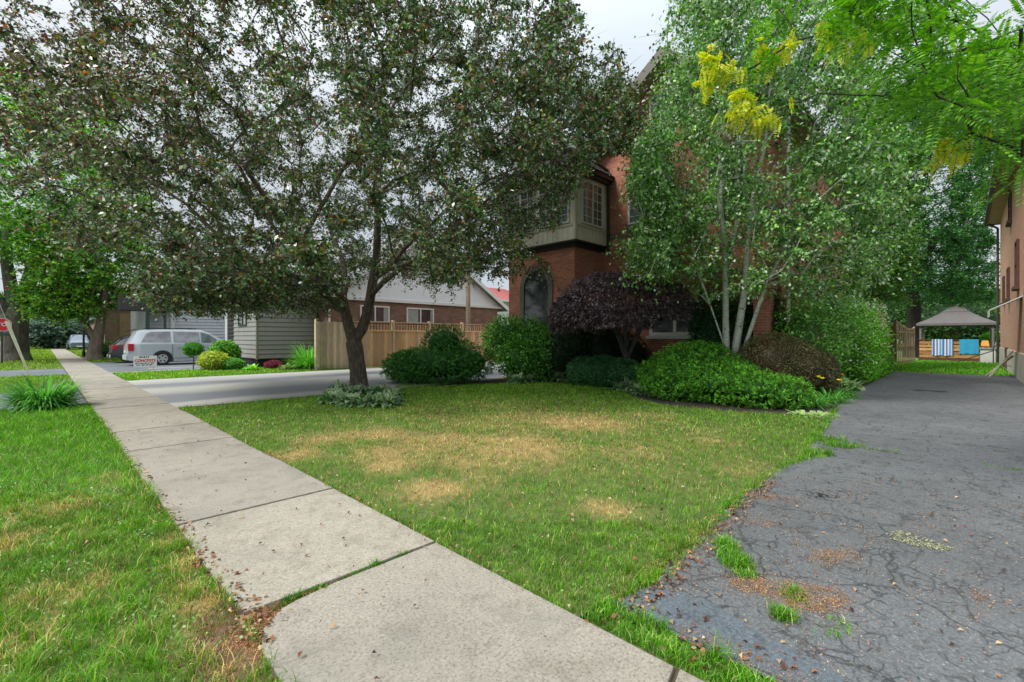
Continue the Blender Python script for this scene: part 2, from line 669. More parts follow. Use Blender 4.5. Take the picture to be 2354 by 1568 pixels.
def clump_plant(name, base, label, cat, n, length, width, pal, edgepal=None, group=None, fol=None, spread=0.15,
                rise=0.8, sag=0.6, rows=5, taper='leaf', z=0.0, cup=0.12, flowers=None):
    root = thing(name, (base[0], base[1], z), label, cat, group)
    a = rng.random(n) * 2 * math.pi
    d = np.stack([np.cos(a), np.sin(a), np.zeros(n)], 1)
    rr = spread * np.sqrt(rng.random(n))
    b = np.array([[base[0], base[1], z]]) + d * rr[:, None]
    k = (0.6 + 0.4 * rng.random(n))
    col = pick(pal, n, 0.2)
    e = None if edgepal is None else pick(edgepal, n, 0.12)
    ri = rise * (0.6 + 0.7 * rng.random(n))
    V, Q, c = strips(b, d, length * k, width * (0.8 + 0.4 * rng.random(n)), col, e, ri, sag * (0.7 + 0.6 * rng.random(n)),
                     rows, cup, taper)
    V[:, 2] = np.maximum(V[:, 2], z + 0.005)
    np_mesh('leaves', V, Q, fol, root, c.clip(0, 0.95))
    return root
# ================================================================== ground, lawns, paving
def asphalt(name, c, dark, cracks=0.5, rust=0.0, sealed=False):
    m, nt, b = new_mat(name)
    v = objvec(nt)
    n1 = noise(nt, v, 0.55, 5, 0.6)
    base = ramp(nt, n1, [(0.3, tuple(x * 0.72 for x in c)), (0.55, c), (0.75, tuple(x * 1.25 for x in c))])
    n2 = noise(nt, v, 55, 3, 0.8)
    base = mixc(nt, 1.0, base, ramp(nt, n2, [(0.3, (0.55,) * 3), (0.52, (1.0,) * 3), (0.75, (1.5,) * 3)]), 'MULTIPLY')
    n2b = noise(nt, v, 14, 4, 0.75)
    base = mixc(nt, 1.0, base, ramp(nt, n2b, [(0.34, (0.6,) * 3), (0.43, (0.97,) * 3), (0.6, (1.0,) * 3), (0.75, (1.2,) * 3)]), 'MULTIPLY')
    # stones showing
    if not sealed:
        vo = nt.nodes.new('ShaderNodeTexVoronoi'); vo.inputs['Scale'].default_value = 42
        nt.links.new(v, vo.inputs['Vector'])
        k = ramp(nt, vo.outputs['Distance'], [(0.12, (1, 1, 1)), (0.24, (0, 0, 0))])
        k = mixc(nt, 1.0, k, ramp(nt, noise(nt, v, 17, 2), [(.45, (0, 0, 0)), (.6, (.8,) * 3)]), 'MULTIPLY')
        base = mixc(nt, k, base, (0.34, 0.34, 0.31))
    # cracks: cell borders, broken up by noise
    wn = nt.nodes.new('ShaderNodeTexNoise'); wn.inputs['Scale'].default_value = 3.0; wn.inputs['Detail'].default_value = 5
    nt.links.new(v, wn.inputs['Vector'])
    wv = mixc(nt, 0.16, v, wn.outputs['Color'], 'LINEAR_LIGHT')
    hh = None
    for sc, th, lo in ((0.55, 0.007, 0.40), (1.3, 0.010, 0.48), (5.5, 0.045, 0.48), (11.0, 0.07, 0.50)):
        vc = nt.nodes.new('ShaderNodeTexVoronoi'); vc.feature = 'DISTANCE_TO_EDGE'
        vc.inputs['Scale'].default_value = sc
        nt.links.new(wv, vc.inputs['Vector'])
        line = ramp(nt, vc.outputs['Distance'], [(0.0, (1, 1, 1)), (th, (0, 0, 0))])
        mk = ramp(nt, noise(nt, v, 1.7 + sc * 0.3, 3, 0.6), [(lo, (0, 0, 0)), (lo + 0.08, (cracks,) * 3)])
        f = mixc(nt, 1.0, line, mk, 'MULTIPLY')
        base = mixc(nt, f, base, dark)
    if rust:
        k = ramp(nt, noise(nt, v, 2.2, 6, 0.75), [(0.60, (0, 0, 0)), (0.70, (rust,) * 3)])
        base = mixc(nt, k, base, (0.22, 0.16, 0.10))
    nt.links.new(base, b.inputs['Base Color'])
    b.inputs['Roughness'].default_value = 0.75
    bump(nt, b, n2, 0.45, 0.006)
    return m


def concrete(name, c, coarse=1.0):
    m, nt, b = new_mat(name)
    v = objvec(nt)
    n1 = noise(nt, v, 0.9, 6, 0.62)
    base = ramp(nt, n1, [(0.3, tuple(x * 0.80 for x in c)), (0.5, c), (0.75, tuple(x * 1.10 for x in c))])
    n3 = noise(nt, v, 5.5, 5, 0.7)
    base = mixc(nt, 1.0, base, ramp(nt, n3, [(0.30, (0.74, 0.73, 0.70)), (0.5, (1.0,) * 3)]), 'MULTIPLY')
    n2 = noise(nt, v, 75 / coarse, 3, 0.85)
    base = mixc(nt, 1.0, base, ramp(nt, n2, [(0.36, (0.52, 0.50, 0.46)), (0.47, (0.92,) * 3), (0.56, (1.0,) * 3), (0.70, (1.30, 1.28, 1.2))]), 'MULTIPLY')
    vo = nt.nodes.new('ShaderNodeTexVoronoi'); vo.inputs['Scale'].default_value = 38 / coarse
    nt.links.new(v, vo.inputs['Vector'])
    k = ramp(nt, vo.outputs['Distance'], [(0.10, (0.75,) * 3), (0.22, (0, 0, 0))])
    k2 = mixc(nt, 1.0, k, ramp(nt, noise(nt, v, 11, 2), [(0.5, (0, 0, 0)), (0.6, (1, 1, 1))]), 'MULTIPLY')
    base = mixc(nt, k2, base, (0.20, 0.17, 0.14))
    # mossy weathering in blotches
    st = ramp(nt, noise(nt, v, 1.6, 6, 0.75, 0.6), [(0.52, (0, 0, 0)), (0.70, (0.6,) * 3)])
    base = mixc(nt, st, base, (0.20, 0.195, 0.16))
    sp = nt.nodes.new('ShaderNodeSeparateXYZ'); nt.links.new(v, sp.inputs[0])
    ma = nt.nodes.new('ShaderNodeMath'); ma.operation = 'MULTIPLY_ADD'; ma.inputs[1].default_value = 1 / 1.6; ma.inputs[2].default_value = -2.63 / 1.6 + 50
    nt.links.new(sp.outputs['Y'], ma.inputs[0])
    fl = nt.nodes.new('ShaderNodeMath'); fl.operation = 'FLOOR'; nt.links.new(ma.outputs[0], fl.inputs[0])
    wn = nt.nodes.new('ShaderNodeTexWhiteNoise'); wn.noise_dimensions = '1D'; nt.links.new(fl.outputs[0], wn.inputs['W'])
    base = mixc(nt, 1.0, base, ramp(nt, wn.outputs['Value'], [(0, (0.86, 0.86, 0.87)), (1, (1.04, 1.03, 1.0))]), 'MULTIPLY')
    nt.links.new(base, b.inputs['Base Color'])
    b.inputs['Roughness'].default_value = 0.9
    bump(nt, b, n2, 0.35, 0.004)
    return m


M_ASPH = asphalt('asphalt worn', (0.126, 0.134, 0.138), (0.03, 0.032, 0.032), 0.9, rust=0.25)
M_SEAL = asphalt('asphalt patch', (0.108, 0.132, 0.150), (0.03, 0.03, 0.03), 0.35, sealed=True)
M_ROAD = asphalt('asphalt road', (0.30, 0.31, 0.31), (0.1, 0.1, 0.1), 0.3, sealed=True)
M_DRVB = asphalt('asphalt second drive', (0.15, 0.165, 0.185), (0.05, 0.05, 0.05), 0.3, sealed=True)
M_DARKSTRIP = asphalt('asphalt strip', (0.17, 0.18, 0.20), (0.06, 0.06, 0.06), 0.4, sealed=True)
M_CONC = concrete('concrete pavement', (0.350, 0.320, 0.262))
M_CONCN = concrete('concrete coarse', (0.345, 0.315, 0.26), 1.15)
M_CONCW = concrete('concrete light', (0.42, 0.405, 0.36))

# ---- the dryness of the lawn, used by blades and soil alike
DRY = []
for px, py, r, k in ((1000, 1020, .9, .7), (1180, 1030, .9, .85), (1330, 970, .9, .8), (900, 1070, .35, .95), (1000, 1125, .32, 1.0),
                     (900, 1040, .5, .8), (1240, 1030, .6, .8), (1400, 1170, .25, .6), (760, 1010, .5, .7), (680, 1045, .35, .7),
                     (1620, 1010, .5, .55), (1450, 1040, .7, .5), (1080, 1060, .5, .6), (1100, 1100, .35, .45), (870, 1000, .6, .7),
                     (1700, 1070, .45, .45), (1480, 960, .8, .45), (1200, 960, 1.0, .5),
                     (100, 1180, .35, .6), (30, 1250, .35, .6), (120, 1370, .3, .55), (440, 1300, .16, .75), (470, 1400, .14, .85),
                     (520, 1480, .14, .85), (380, 1250, .14, .5), (20, 1400, .3, .5), (230, 1110, .3, .35), (540, 1540, .12, .9),
                     (300, 1450, .2, .3), (60, 1480, .25, .45), (420, 1360, .12, .6), (500, 1440, .15, .8)):
    DRY.append((*G(px, py), r, k * (1.0 if px > 560 else .8)))


def dryness(xy):
    d = np.zeros(len(xy))
    for x, y, r, k in DRY:
        q = ((xy[:, 0] - x) ** 2 + (xy[:, 1] - y) ** 2) / (r * r)
        d = np.maximum(d, k * np.exp(-q * 0.8))
    q = ((xy[:, 0] - 5.6) / 2.6) ** 2 + ((xy[:, 1] - 5.6) / 3.0) ** 2
    d = np.maximum(d, 0.34 * np.exp(-q * 0.7))
    w = wob(xy, 1.1, 21) * 0.16 + wob(xy, 0.3, 22) * 0.2 + wob(xy, 0.09, 23) * 0.15
    return (d + w * (0.4 + d)).clip(0, 1)


GREEN1 = np.array((0.085, 0.275, 0.015)); GREEN2 = np.array((0.225, 0.42, 0.025)); GREEN3 = np.array((0.06, 0.180, 0.025))
STRAW = np.array((0.70, 0.56, 0.20)); TAN = np.array((0.60, 0.34, 0.14))


def soil_mat():
    m, nt, b = new_mat('lawn base')
    a = nt.nodes.new('ShaderNodeAttribute'); a.attribute_name = 'Col'
    v = objvec(nt)
    g = ramp(nt, noise(nt, v, 30, 4, 0.7), [(0.3, (0.5,) * 3), (0.7, (1.1,) * 3)])
    nt.links.new(mixc(nt, 1.0, a.outputs['Color'], g, 'MULTIPLY'), b.inputs['Base Color'])
    b.inputs['Roughness'].default_value = 1.0
    return m


M_SOIL = soil_mat()

ground_mat = plain('far ground', (0.11, 0.17, 0.045), 1.0, 0.3, 0.3)
mb = MB(); s = 420
mb.face([(-s, -s, 0), (s, -s, 0), (s, s, 0), (-s, s, 0)])
tag(mb.build('ground', ground_mat), kind='structure')

# road beyond the verge, with kerb
road = sheet('road', [(-10.0, -60), (-2.75, -60), (-2.75, 220), (-10.0, 220)], 0.006, M_ROAD); tag(road, kind='structure')
mb = MB(); mb.box(-2.75, -2.6, -60, 220, -0.05, 0.09)
tag(mb.build('kerb', M_CONC), kind='structure')

# pavement slabs
PX0, PX1 = 0.715, 1.915
mb = MB(); mn = MB()
y = 2.63
ys = [2.63 + 1.6 * i for i in range(-3, 60)]
for i, y0 in enumerate(ys):
    z1 = 0.034 + 0.006 * math.sin(i * 2.1)
    g = 0.007 if i not in (3, 4) else 0.016
    if i == 2:      # the worn near slab with its rounded broken corner
        y0_ = y0; poly = [(PX0 - 0.02, y0 - .40), (PX1, y0 - .13), (PX1, y0 + g), (PX1, y0 + 1.6 - 0.012), (1.2, y0 + 1.6 - 0.018), (0.96, y0 + 1.6 - 0.045), (0.87, y0 + 1.6 - 0.075), (0.83, y0 + 1.6 - 0.12),
                (0.79, y0 + 1.6 - 0.15), (0.745, y0 + 1.6 - 0.20), (0.725, y0 + 1.6 - 0.27), (0.70, y0 + 1.6 - .34), (0.69, y0 + 0.6)]
        mn.prism(poly, -0.04, z1)
        continue
    dst = mn if i < 3 else mb
    if i == 1:
        dst.prism([(PX0, y0 + g), (PX1, y0 + g), (PX1 - 0.01, y0 + 1.44), (PX1 - .1, y0 + 1.42), (PX0, y0 + 1.15)], -0.04, z1)
    elif i == 3:
        dst.prism([(PX0 + 0.02, y0 + g + .01), (PX0 + .25, y0 + g), (PX1, y0 + .008), (PX1, y0 + 1.6 - .006), (PX0, y0 + 1.6 - .006), (PX0 - .005, y0 + .8)], -0.04, z1)
    else:
        dst.box(PX0, PX1, y0 + g, y0 + 1.6 - g, -0.04, z1)
o = mb.build('pavement', M_CONC, bevel=0.006); tag(o, kind='structure')
o = mn.build('pavement', M_CONCN, bevel=0.006); tag(o, kind='structure')
# dark joint bed
tag(sheet('pavement_bed', [(0.66, -3), (1.97, -3), (1.97, 99), (0.66, 99)], 0.005, plain('joint soil', (0.09, 0.07, 0.045), 1.0)), kind='structure')

# neighbour's wide driveway: concrete with darker strips
def strip(name, x0, x1, y0, y1, z, m):
    tag(sheet(name, [(x0, y0), (x1, y0), (x1, y1), (x0, y1)], z, m), kind='structure')


def striped_drive():
    m, nt, b = new_mat('striped drive')
    v = objvec(nt); sp = nt.nodes.new('ShaderNodeSeparateXYZ'); nt.links.new(v, sp.inputs[0])
    mp = nt.nodes.new('ShaderNodeMapping'); mp.inputs['Scale'].default_value = (.35, 1.2, 1); nt.links.new(v, mp.inputs['Vector'])
    nz = noise(nt, mp.outputs[0], 1.1, 6, .7)
    ad = nt.nodes.new('ShaderNodeMath'); ad.operation = 'MULTIPLY_ADD'; ad.inputs[1].default_value = 1.5; nt.links.new(nz, ad.inputs[0]); nt.links.new(sp.outputs['Y'], ad.inputs[2])
    mr = nt.nodes.new('ShaderNodeMapRange'); mr.inputs['From Min'].default_value = 11.4; mr.inputs['From Max'].default_value = 20.4; nt.links.new(ad.outputs[0], mr.inputs['Value'])
    li, dk, md = (0.42, 0.41, 0.37), (0.20, 0.21, 0.22), (0.33, 0.33, 0.31)
    c = ramp(nt, mr.outputs[0], [(.17, li), (.22, dk), (.36, dk), (.44, md), (.52, li), (.60, li), (.68, dk), (.75, dk), (.82, md), (.95, li)])
    f = noise(nt, v, 60, 3, .8)
    nt.links.new(mixc(nt, 1, c, ramp(nt, f, [(.3, (.75,) * 3), (.6, (1.05,) * 3)]), 'MULTIPLY'), b.inputs['Base Color']); b.inputs['Roughness'].default_value = .85
    return m


strip('driveway', 1.93, 30, 11.42, 19.7, 0.010, striped_drive())
strip('driveway_edge', 1.93, 30, 11.42, 11.75, 0.016, M_CONCW)
strip('driveway_apron', -2.6, 0.68, 13.4, 17.5, 0.012, M_DRVB)
strip('driveway', 1.93, 14, 24.2, 35.2, 0.010, M_DRVB)
strip('driveway_strip', 1.95, 14, 24.2, 24.9, 0.015, M_CONCW)
strip('driveway_strip', 3.4, 14, 26.4, 26.8, 0.015, M_CONCW)
strip('driveway_apron', -2.6, 0.68, 24.6, 29.4, 0.012, M_DRVB)

# own driveway on the right
left_edge = [(1412, 1392), (1470, 1362), (1512, 1345), (1535, 1300), (1590, 1262), (1640, 1205), (1690, 1160), (1715, 1135), (1760, 1108), (1800, 1075), (1842, 1063),
             (1862, 1028), (1880, 1000), (1900, 975), (1918, 945), (1940, 925), (1980, 895), (2020, 872), (2062, 854)]
LE = [G(*p) for p in left_edge]
drive_poly = [(2.14, -6), (2.12, -0.4), (2.15, 0.2), (2.13, 0.9)] + LE + [(24.9, 2.0), (24.75, -3), (24.9, -9), (14, -9), (14, -6)]
drive = sheet('driveway', drive_poly, 0.016, M_ASPH); tag(drive, kind='structure')
patch = [G(*p) for p in ((1420, 1395), (1475, 1362), (1560, 1368), (1640, 1395), (1720, 1450), (1800, 1490), (1880, 1530), (1960, 1580), (2060, 1640))]
patch += [(2.16, -0.6), (2.17, 0.3), (2.16, 0.9)]
tag(sheet('driveway_patch', patch, 0.020, M_SEAL), kind='structure')
# two dark drain holes / stains at the far end of it
for px, py, w in ((2118, 899, .30), (2160, 901, .28)):
    x, y = G(px, py)
    pl = [(x + .17 * math.cos(a) * (1 + .15 * math.sin(3 * a)), y + .17 * math.sin(a)) for a in [k * math.pi / 9 for k in range(18)]]
    tag(sheet('oil_stain', pl, 0.022, plain('oil', (0.03, 0.03, 0.032), 0.5)), kind='structure')
far = [G(*p) for p in ((2075, 862), (2180, 872), (2215, 884), (2300, 880), (2354, 905), (2420, 915))] + [(24.6, -5.5), (24.6, 1.8)]
tag(sheet('driveway_patch', far, 0.0195, asphalt('asphalt dark', (0.098, 0.104, 0.112), (0.03, 0.03, 0.03), 0.7)), kind='structure')

# lawn polygons
bed_edge = [(895, 893), (930, 886), (1000, 889), (1130, 884), (1230, 881), (1310, 882), (1370, 888), (1430, 902), (1480, 922), (1540, 934),
            (1620, 942), (1720, 950), (1800, 953), (1860, 960), (1893, 968)]
BE = [G(*p) for p in bed_edge]
front = [(1.93, 1.35), (1.93, 11.36), (5.0, 11.38), (9.0, 11.38)] + BE[::1] + [LE[k] for k in range(12, -1, -1)] + [(2.02, 1.3)]
verge = [(-2.6, -2.5), (0.70, -2.5), (0.69, 2.0), (0.73, 2.35), (0.80, 2.5), (0.72, 2.7), (0.70, 13.35), (-2.6, 13.35)]
verge2 = [(-2.6, 17.55), (0.69, 17.55), (0.69, 24.5), (-2.6, 24.5)]
verge3 = [(-2.6, 29.5), (0.69, 29.5), (0.69, 95), (-2.6, 95)]
nstrip = [(1.95, 19.75), (10.0, 19.75), (9.0, 22.4), (6.2, 24.1), (1.95, 24.15)]
nfar = [(1.95, 35.3), (4.5, 35.3), (3.2, 45), (3.0, 95), (1.95, 95)]
backl = [(24.9, 2.3), (24.8, -1.25), (37.5, -1.25), (37.5, 3.0), (28.5, 3.0)]
sliver = [(1.935, -2.5), (2.11, -2.5), (2.10, -0.4), (2.13, 0.2), (2.11, 0.9), (2.2, 1.25), (2.14, 1.42), (1.94, 1.42)]


def lawn(poly, n_near, cell=0.16):
    xs = [p[0] for p in poly]; ys = [p[1] for p in poly]
    # coloured soil: a fine grid clipped to the outline
    gx = np.arange(min(xs), max(xs), cell); gy = np.arange(min(ys), max(ys), cell)
    X, Y = np.meshgrid(gx, gy, indexing='ij')
    c = np.stack([X.ravel() + cell / 2, Y.ravel() + cell / 2], 1)
    ok = in_poly(c[:, 0], c[:, 1], poly)
    c = c[ok]; h = cell / 2
    V = np.zeros((len(c), 4, 3))
    for k, (a, b) in enumerate(((-h, -h), (h, -h), (h, h), (-h, h))):
        V[:, k, 0] = c[:, 0] + a; V[:, k, 1] = c[:, 1] + b
    V[:, :, 2] = 0.008
    V = V.reshape(-1, 3)
    d = dryness(V[:, :2])[:, None]
    col = (GREEN1 * 0.35 + np.array((.05, .035, .018))) * (1 - d) + (STRAW * 0.6 + TAN * 0.4) * 0.6 * d
    return V, np.arange(len(V)).reshape(-1, 4), col


bag = Bag()
for pl, cell in ((front, 0.08), (verge, 0.08), (sliver, 0.04), (verge2, 0.3), (verge3, 0.6), (nstrip, 0.2), (nfar, 0.4), (backl, 0.3)):
    bag.add(*lawn(pl, 0, cell))
tag(bag.build('lawn', M_SOIL), kind='structure')
tag(sheet('bare_soil', [(.50, 1.9), (.72, 1.9), (.74, 2.3), (1.05, 2.6), (.72, 2.9), (.55, 2.8), (.46, 2.4)], 0.0095, plain('bare soil', (0.16, 0.10, 0.055), 1.0, .4, 8, fine=.5)), kind='structure')
# planting bed
bed = BE + [(12.6, 1.98), (15, 2.02), (20, 2.1), (24.7, 2.2), (24.5, 3.2), (14.0, 3.3), (14.1, 9.4), (12.4, 13.5), (9.2, 13.0), (8.6, 11.4)]
tag(sheet('planting_bed', bed, 0.009, plain('mulch', (0.045, 0.032, 0.022), 1.0, 0.4, 6, fine=0.5)), kind='structure')
tag(sheet('planting_bed', [(5.6, 19.72), (9.0, 19.72), (9.6, 23.4), (7.05, 23.4), (7.0, 28.5), (6.4, 25.5), (4.9, 24.1), (5.0, 21.5)], 0.012, plain('mulch')if False else MATS['mulch']), kind='structure')

# ---- grass blades
M_GRASS = foliage('grass blade', 0.5, 0.35, 0.3)


def blades(poly, n, hgt, wid, region=None, two=False, dark=0.0, lush=0.0, rgb=None, patchy=0.0):
    xs = [p[0] for p in poly]; ys = [p[1] for p in poly]
    a = abs(sum(poly[i][0] * poly[(i + 1) % len(poly)][1] - poly[(i + 1) % len(poly)][0] * poly[i][1] for i in range(len(poly)))) / 2
    box = (max(xs) - min(xs)) * (max(ys) - min(ys))
    m = int(n * box / a)
    xy = np.stack([rng.uniform(min(xs), max(xs), m), rng.uniform(min(ys), max(ys), m)], 1)
    xy = xy[in_poly(xy[:, 0], xy[:, 1], poly)]
    if region is not None: xy = xy[region(xy)]
    if patchy: xy = xy[(wob(xy, 0.35, 31) + rng.random(len(xy)) * 0.9) > patchy]
    m = len(xy)
    d = dryness(xy)
    px, py, dep = project(np.hstack([xy, np.zeros((m, 1))]))
    thin = rng.random(m) > d * 0.35
    xy = xy[thin]; d = d[thin]; dep = dep[thin]; m = len(xy)
    g = rng.random((m, 1))
    t = (wob(xy, 1.6, 40)[:, None] * 0.5 + 0.5)
    green = GREEN1 * (1 - g) + GREEN2 * g
    green = green * (1 - 0.35 * t) + GREEN3 * 0.35 * t
    dd = ((d[:, None] * 1.25 + 0.25 * rng.normal(size=(m, 1))) > 0.5 + 0.1 * rng.random((m, 1))).astype(float)
    st = STRAW * rng.random((m, 1)) + TAN * rng.random((m, 1)) * 0.6
    col = green * (1 - dd) + st * dd
    spot = rng.random((m, 1)) < 0.06
    col = np.where(spot, np.array((0.55, 0.52, 0.22)), col)
    col = col * (0.5 + 0.9 * rng.random((m, 1))) * (1 + .22 * wob(xy, .18, 91) + .15 * wob(xy, .7, 92))[:, None]
    if rgb is not None: col = col * np.array(rgb)
    k = (0.6 + 0.8 * rng.random(m)) * (1 - 0.35 * d) * (1 + 0.45 * wob(xy, 0.30, 51) + 0.2 * wob(xy, 0.10, 52))
    h = hgt * k * (1 + lush * wob(xy, 0.25, 33).clip(0, 1))
    ang = rng.random(m) * 6.283
    lean = 0.35 + 0.7 * rng.random(m)
    D = np.stack([np.cos(ang), np.sin(ang)], 1)
    b0 = np.hstack([xy, np.full((m, 1), 0.006)])
    sc = np.maximum(1.0, dep / 5.0)
    w = wid * sc * (0.7 + 0.6 * rng.random(m))
    a2 = ang + 1.571 + rng.normal(size=m) * 0.4
    S = np.stack([np.cos(a2), np.sin(a2), np.zeros(m)], 1) * w[:, None] * 0.5
    top = b0 + np.hstack([D * (h * lean)[:, None], h[:, None]])
    if two:
        mid = b0 + np.hstack([D * (h * lean * 0.32)[:, None], (h * 0.62)[:, None]])
        top[:, 2] -= 0.12 * h
        V = np.stack([b0 - S, b0 + S, mid + S * .85, mid - S * .85, top + S * .15, top - S * .15], 1)
        i = np.arange(m)[:, None] * 6
        Q = np.vstack([i + np.array([[0, 1, 2, 3]]), i + np.array([[3, 2, 4, 5]])])
        return V.reshape(-1, 3), Q, np.repeat(col, 6, 0).clip(0, .9)
    V = np.stack([b0 - S, b0 + S, top + S * .3, top - S * .3], 1)
    return V.reshape(-1, 3), np.arange(4 * m).reshape(m, 4), np.repeat(col, 4, 0).clip(0, .9)


def near(a, b):
    def f(xy):
        d = xy[:, 0] * FW[0] + xy[:, 1] * FW[1]
        px = CX + FOC * (xy[:, 0] * RT[0] + xy[:, 1] * RT[1]) / np.maximum(d, .1)
        return (d > a) & (d <= b) & (px > -150) & (px < 2500)
    return f


bag = Bag()
bag.add(*blades(front, 10500 * 58, 0.032, 0.0034, near(1.0, 3.6), True, lush=.3))
bag.add(*blades(front, 4200 * 58, 0.032, 0.0045, near(3.6, 6.5)))
bag.add(*blades(front, 2300 * 58, 0.034, 0.0055, near(6.5, 20)))
nodirt = lambda xy: near(1.0, 4.2)(xy) & (((xy[:, 0] - .80) / .26) ** 2 + ((xy[:, 1] - 2.42) / .36) ** 2 + .3 * wob(xy, .12, 71) > .9 - .3 * rng.random(len(xy)))
bag.add(*blades(verge, 9500 * 52, 0.040, 0.0036, nodirt, True, lush=.6, rgb=(.98, 1.0, 1)))
bag.add(*blades(verge, 3200 * 52, 0.045, 0.0050, near(4.2, 16), lush=.5, rgb=(.95, 1.12, 1)))
bag.add(*blades(sliver, 14000 * 0.7, 0.035, 0.004, None, True, lush=.9, rgb=(.85, 1.05, 1)))
fr = [(p[0] - .03, p[1] + .05) for p in LE[:15]] + [(p[0] + .06, p[1] - .06) for p in LE[14::-1]]
bag.add(*blades(fr, 5200, 0.045, 0.004, None, True, lush=.9, patchy=.2, rgb=(.9, 1, 1)))
bag.add(*blades(verge2, 500 * 22, 0.05, 0.006, None)); bag.add(*blades(verge3, 120 * 200, 0.05, 0.008, None, rgb=(1.3, 1.1, 1)))
bag.add(*blades(nstrip, 600 * 30, 0.05, 0.006, None, rgb=(1.3, 1.35, 1))); bag.add(*blades(nfar, 150 * 60, 0.06, 0.01, None, rgb=(1.3, 1.1, 1)))
bag.add(*blades(backl, 500 * 50, 0.05, 0.007, None, rgb=(.9, 1.25, 1)))
tag(bag.build('grass', M_GRASS), 'short mown lawn grass with dry straw coloured patches', 'grass', kind='stuff')

# clover and broad weeds in the turf
def weeds(name, polys, pal, size, label, dens_mask=None, z=0.03, up=1.2):
    bag = Bag()
    for poly, n in polys:
        xs = [p[0] for p in poly]; ys = [p[1] for p in poly]
        m = int(n * 2.2)
        xy = np.stack([rng.uniform(min(xs), max(xs), m), rng.uniform(min(ys), max(ys), m)], 1)
        xy = xy[in_poly(xy[:, 0], xy[:, 1], poly)]
        if dens_mask: xy = xy[dens_mask(xy)]
        xy = xy[:n]; m = len(xy)
        C = np.hstack([xy, (z * (0.4 + rng.random((m, 1))))])
        V, Q, c = leafquads(C, size * (0.6 + 0.8 * rng.random(m)), pick(pal, m, .25).clip(0, .9), up=up, aspect=0.8, droop=0)
        bag.add(V, Q, c)
    o = bag.build(name, M_GRASS); tag(o, label, 'weeds', kind='stuff')


CL = [(0.10, 0.24, 0.06), (0.16, 0.32, 0.10), (0.30, 0.42, 0.22), (0.06, 0.18, 0.04)]
weeds('clover', [(verge, 15000), (front, 4500)], CL, 0.015, 'small clover leaves mixed through the turf',
      lambda xy: (wob(xy, 0.8, 61) + 0.25 * wob(xy, .2, 62) > 0.1) & (xy[:, 0] * FW[0] + xy[:, 1] * FW[1] < 6))

# weeds growing in cracks and edges
def pxpoly(*pts): return [G(*p) for p in pts]


crack = [(pxpoly((1650, 1255), (1672, 1250), (1740, 1320), (1752, 1332), (1700, 1340), (1660, 1300)), 1300, 0.05),
         (pxpoly((1790, 1370), (1835, 1358), (1860, 1400), (1830, 1412)), 260, 0.04),
         (pxpoly((1780, 1408), (1815, 1412), (1820, 1438), (1785, 1430)), 240, 0.04),
         (pxpoly((1895, 1430), (1950, 1440), (1945, 1480), (1900, 1475)), 120, 0.03),
         (pxpoly((1862, 1010), (1900, 1006), (1960, 1022), (1985, 1030), (1960, 1036), (1900, 1030), (1870, 1026)), 1500, 0.05),
         (pxpoly((1850, 1040), (1905, 1036), (1912, 1052), (1860, 1060)), 900, 0.05),
         (pxpoly((1985, 1030), (2080, 1040), (2085, 1047), (1985, 1037)), 260, 0.02),
         (pxpoly((2260, 1068), (2354, 1078), (2354, 1086), (2262, 1074)), 260, 0.02),
         (pxpoly((1630, 1180), (1700, 1140), (1712, 1150), (1660, 1190)), 500, 0.04)]
bag = Bag()
for pl, n, h in crack:
    V_, Q_, c_ = blades(pl, int(n * 1.7), h * .8, 0.004, None, True, lush=.9, rgb=(.85, 1.0, 1), patchy=.15)
    off = np.repeat(rng.normal(size=(len(V_) // 6, 2)) * .022, 6, 0); V_[:, :2] += off
    bag.add(V_, Q_, c_)
# moss and grass in the wide pavement joint
j = 2.63 + 1.6 * 0
pl = [(0.86, 2.56), (0.98, 2.60), (1.15, 2.613), (1.9, 2.624), (1.9, 2.645), (1.2, 2.655), (0.75, 2.665)]
bag.add(*blades(pl, 1900, 0.024, 0.004, None, True, lush=.5, rgb=(.6, .75, .8), patchy=-.1))
pl = [(0.73, 4.22), (1.9, 4.225), (1.9, 4.235), (0.73, 4.24)]
bag.add(*blades(pl, 60, 0.02, 0.004, None, True))
for sx in (PX0 - .01, PX1 + .005):
    pl = [(sx - .03, 1.4), (sx + .03, 1.4), (sx + .03, 11), (sx - .03, 11)]
    bag.add(*blades(pl, 1800, 0.05, 0.004, None, True, lush=.5, patchy=0.1))
tag(bag.build('crack_weeds', M_GRASS), 'green weeds sprouting from cracks in the paving', 'weeds', kind='stuff')

# pale lichen-like spill on the drive
pl = pxpoly((2035, 1235), (2075, 1228), (2110, 1240), (2180, 1262), (2183, 1275), (2120, 1268), (2060, 1250))
bag = Bag()
m = 900
xs = [p[0] for p in pl]; ys = [p[1] for p in pl]
xy = np.stack([rng.uniform(min(xs), max(xs), m * 4), rng.uniform(min(ys), max(ys), m * 4)], 1)
xy = xy[in_poly(xy[:, 0], xy[:, 1], pl)][:m]
xy = xy[wob(xy, .1, 5) > -.3] ; xy = xy + rng.normal(size=xy.shape) * .012
C = np.hstack([xy, np.full((len(xy), 1), 0.024)])
bag.add(*leafquads(C, 0.014, pick([(0.26, 0.26, 0.16), (0.34, 0.34, 0.22), (0.16, 0.17, 0.10)], len(xy), .2), up=2.5, aspect=.7, droop=0))
tag(bag.build('dry_moss', M_GRASS), 'pale dry moss scraps lying on the cracked asphalt', 'debris', kind='stuff')

# ---- fallen leaves and rusty litter
M_DEAD = foliage('dead leaf', 0.6, 0.1, 0.3)
DEAD = [(0.28, 0.13, 0.06), (0.36, 0.19, 0.09), (0.46, 0.28, 0.14), (0.10, 0.045, 0.03), (0.18, 0.08, 0.05), (0.52, 0.36, 0.20), (0.30, 0.11, 0.06)]


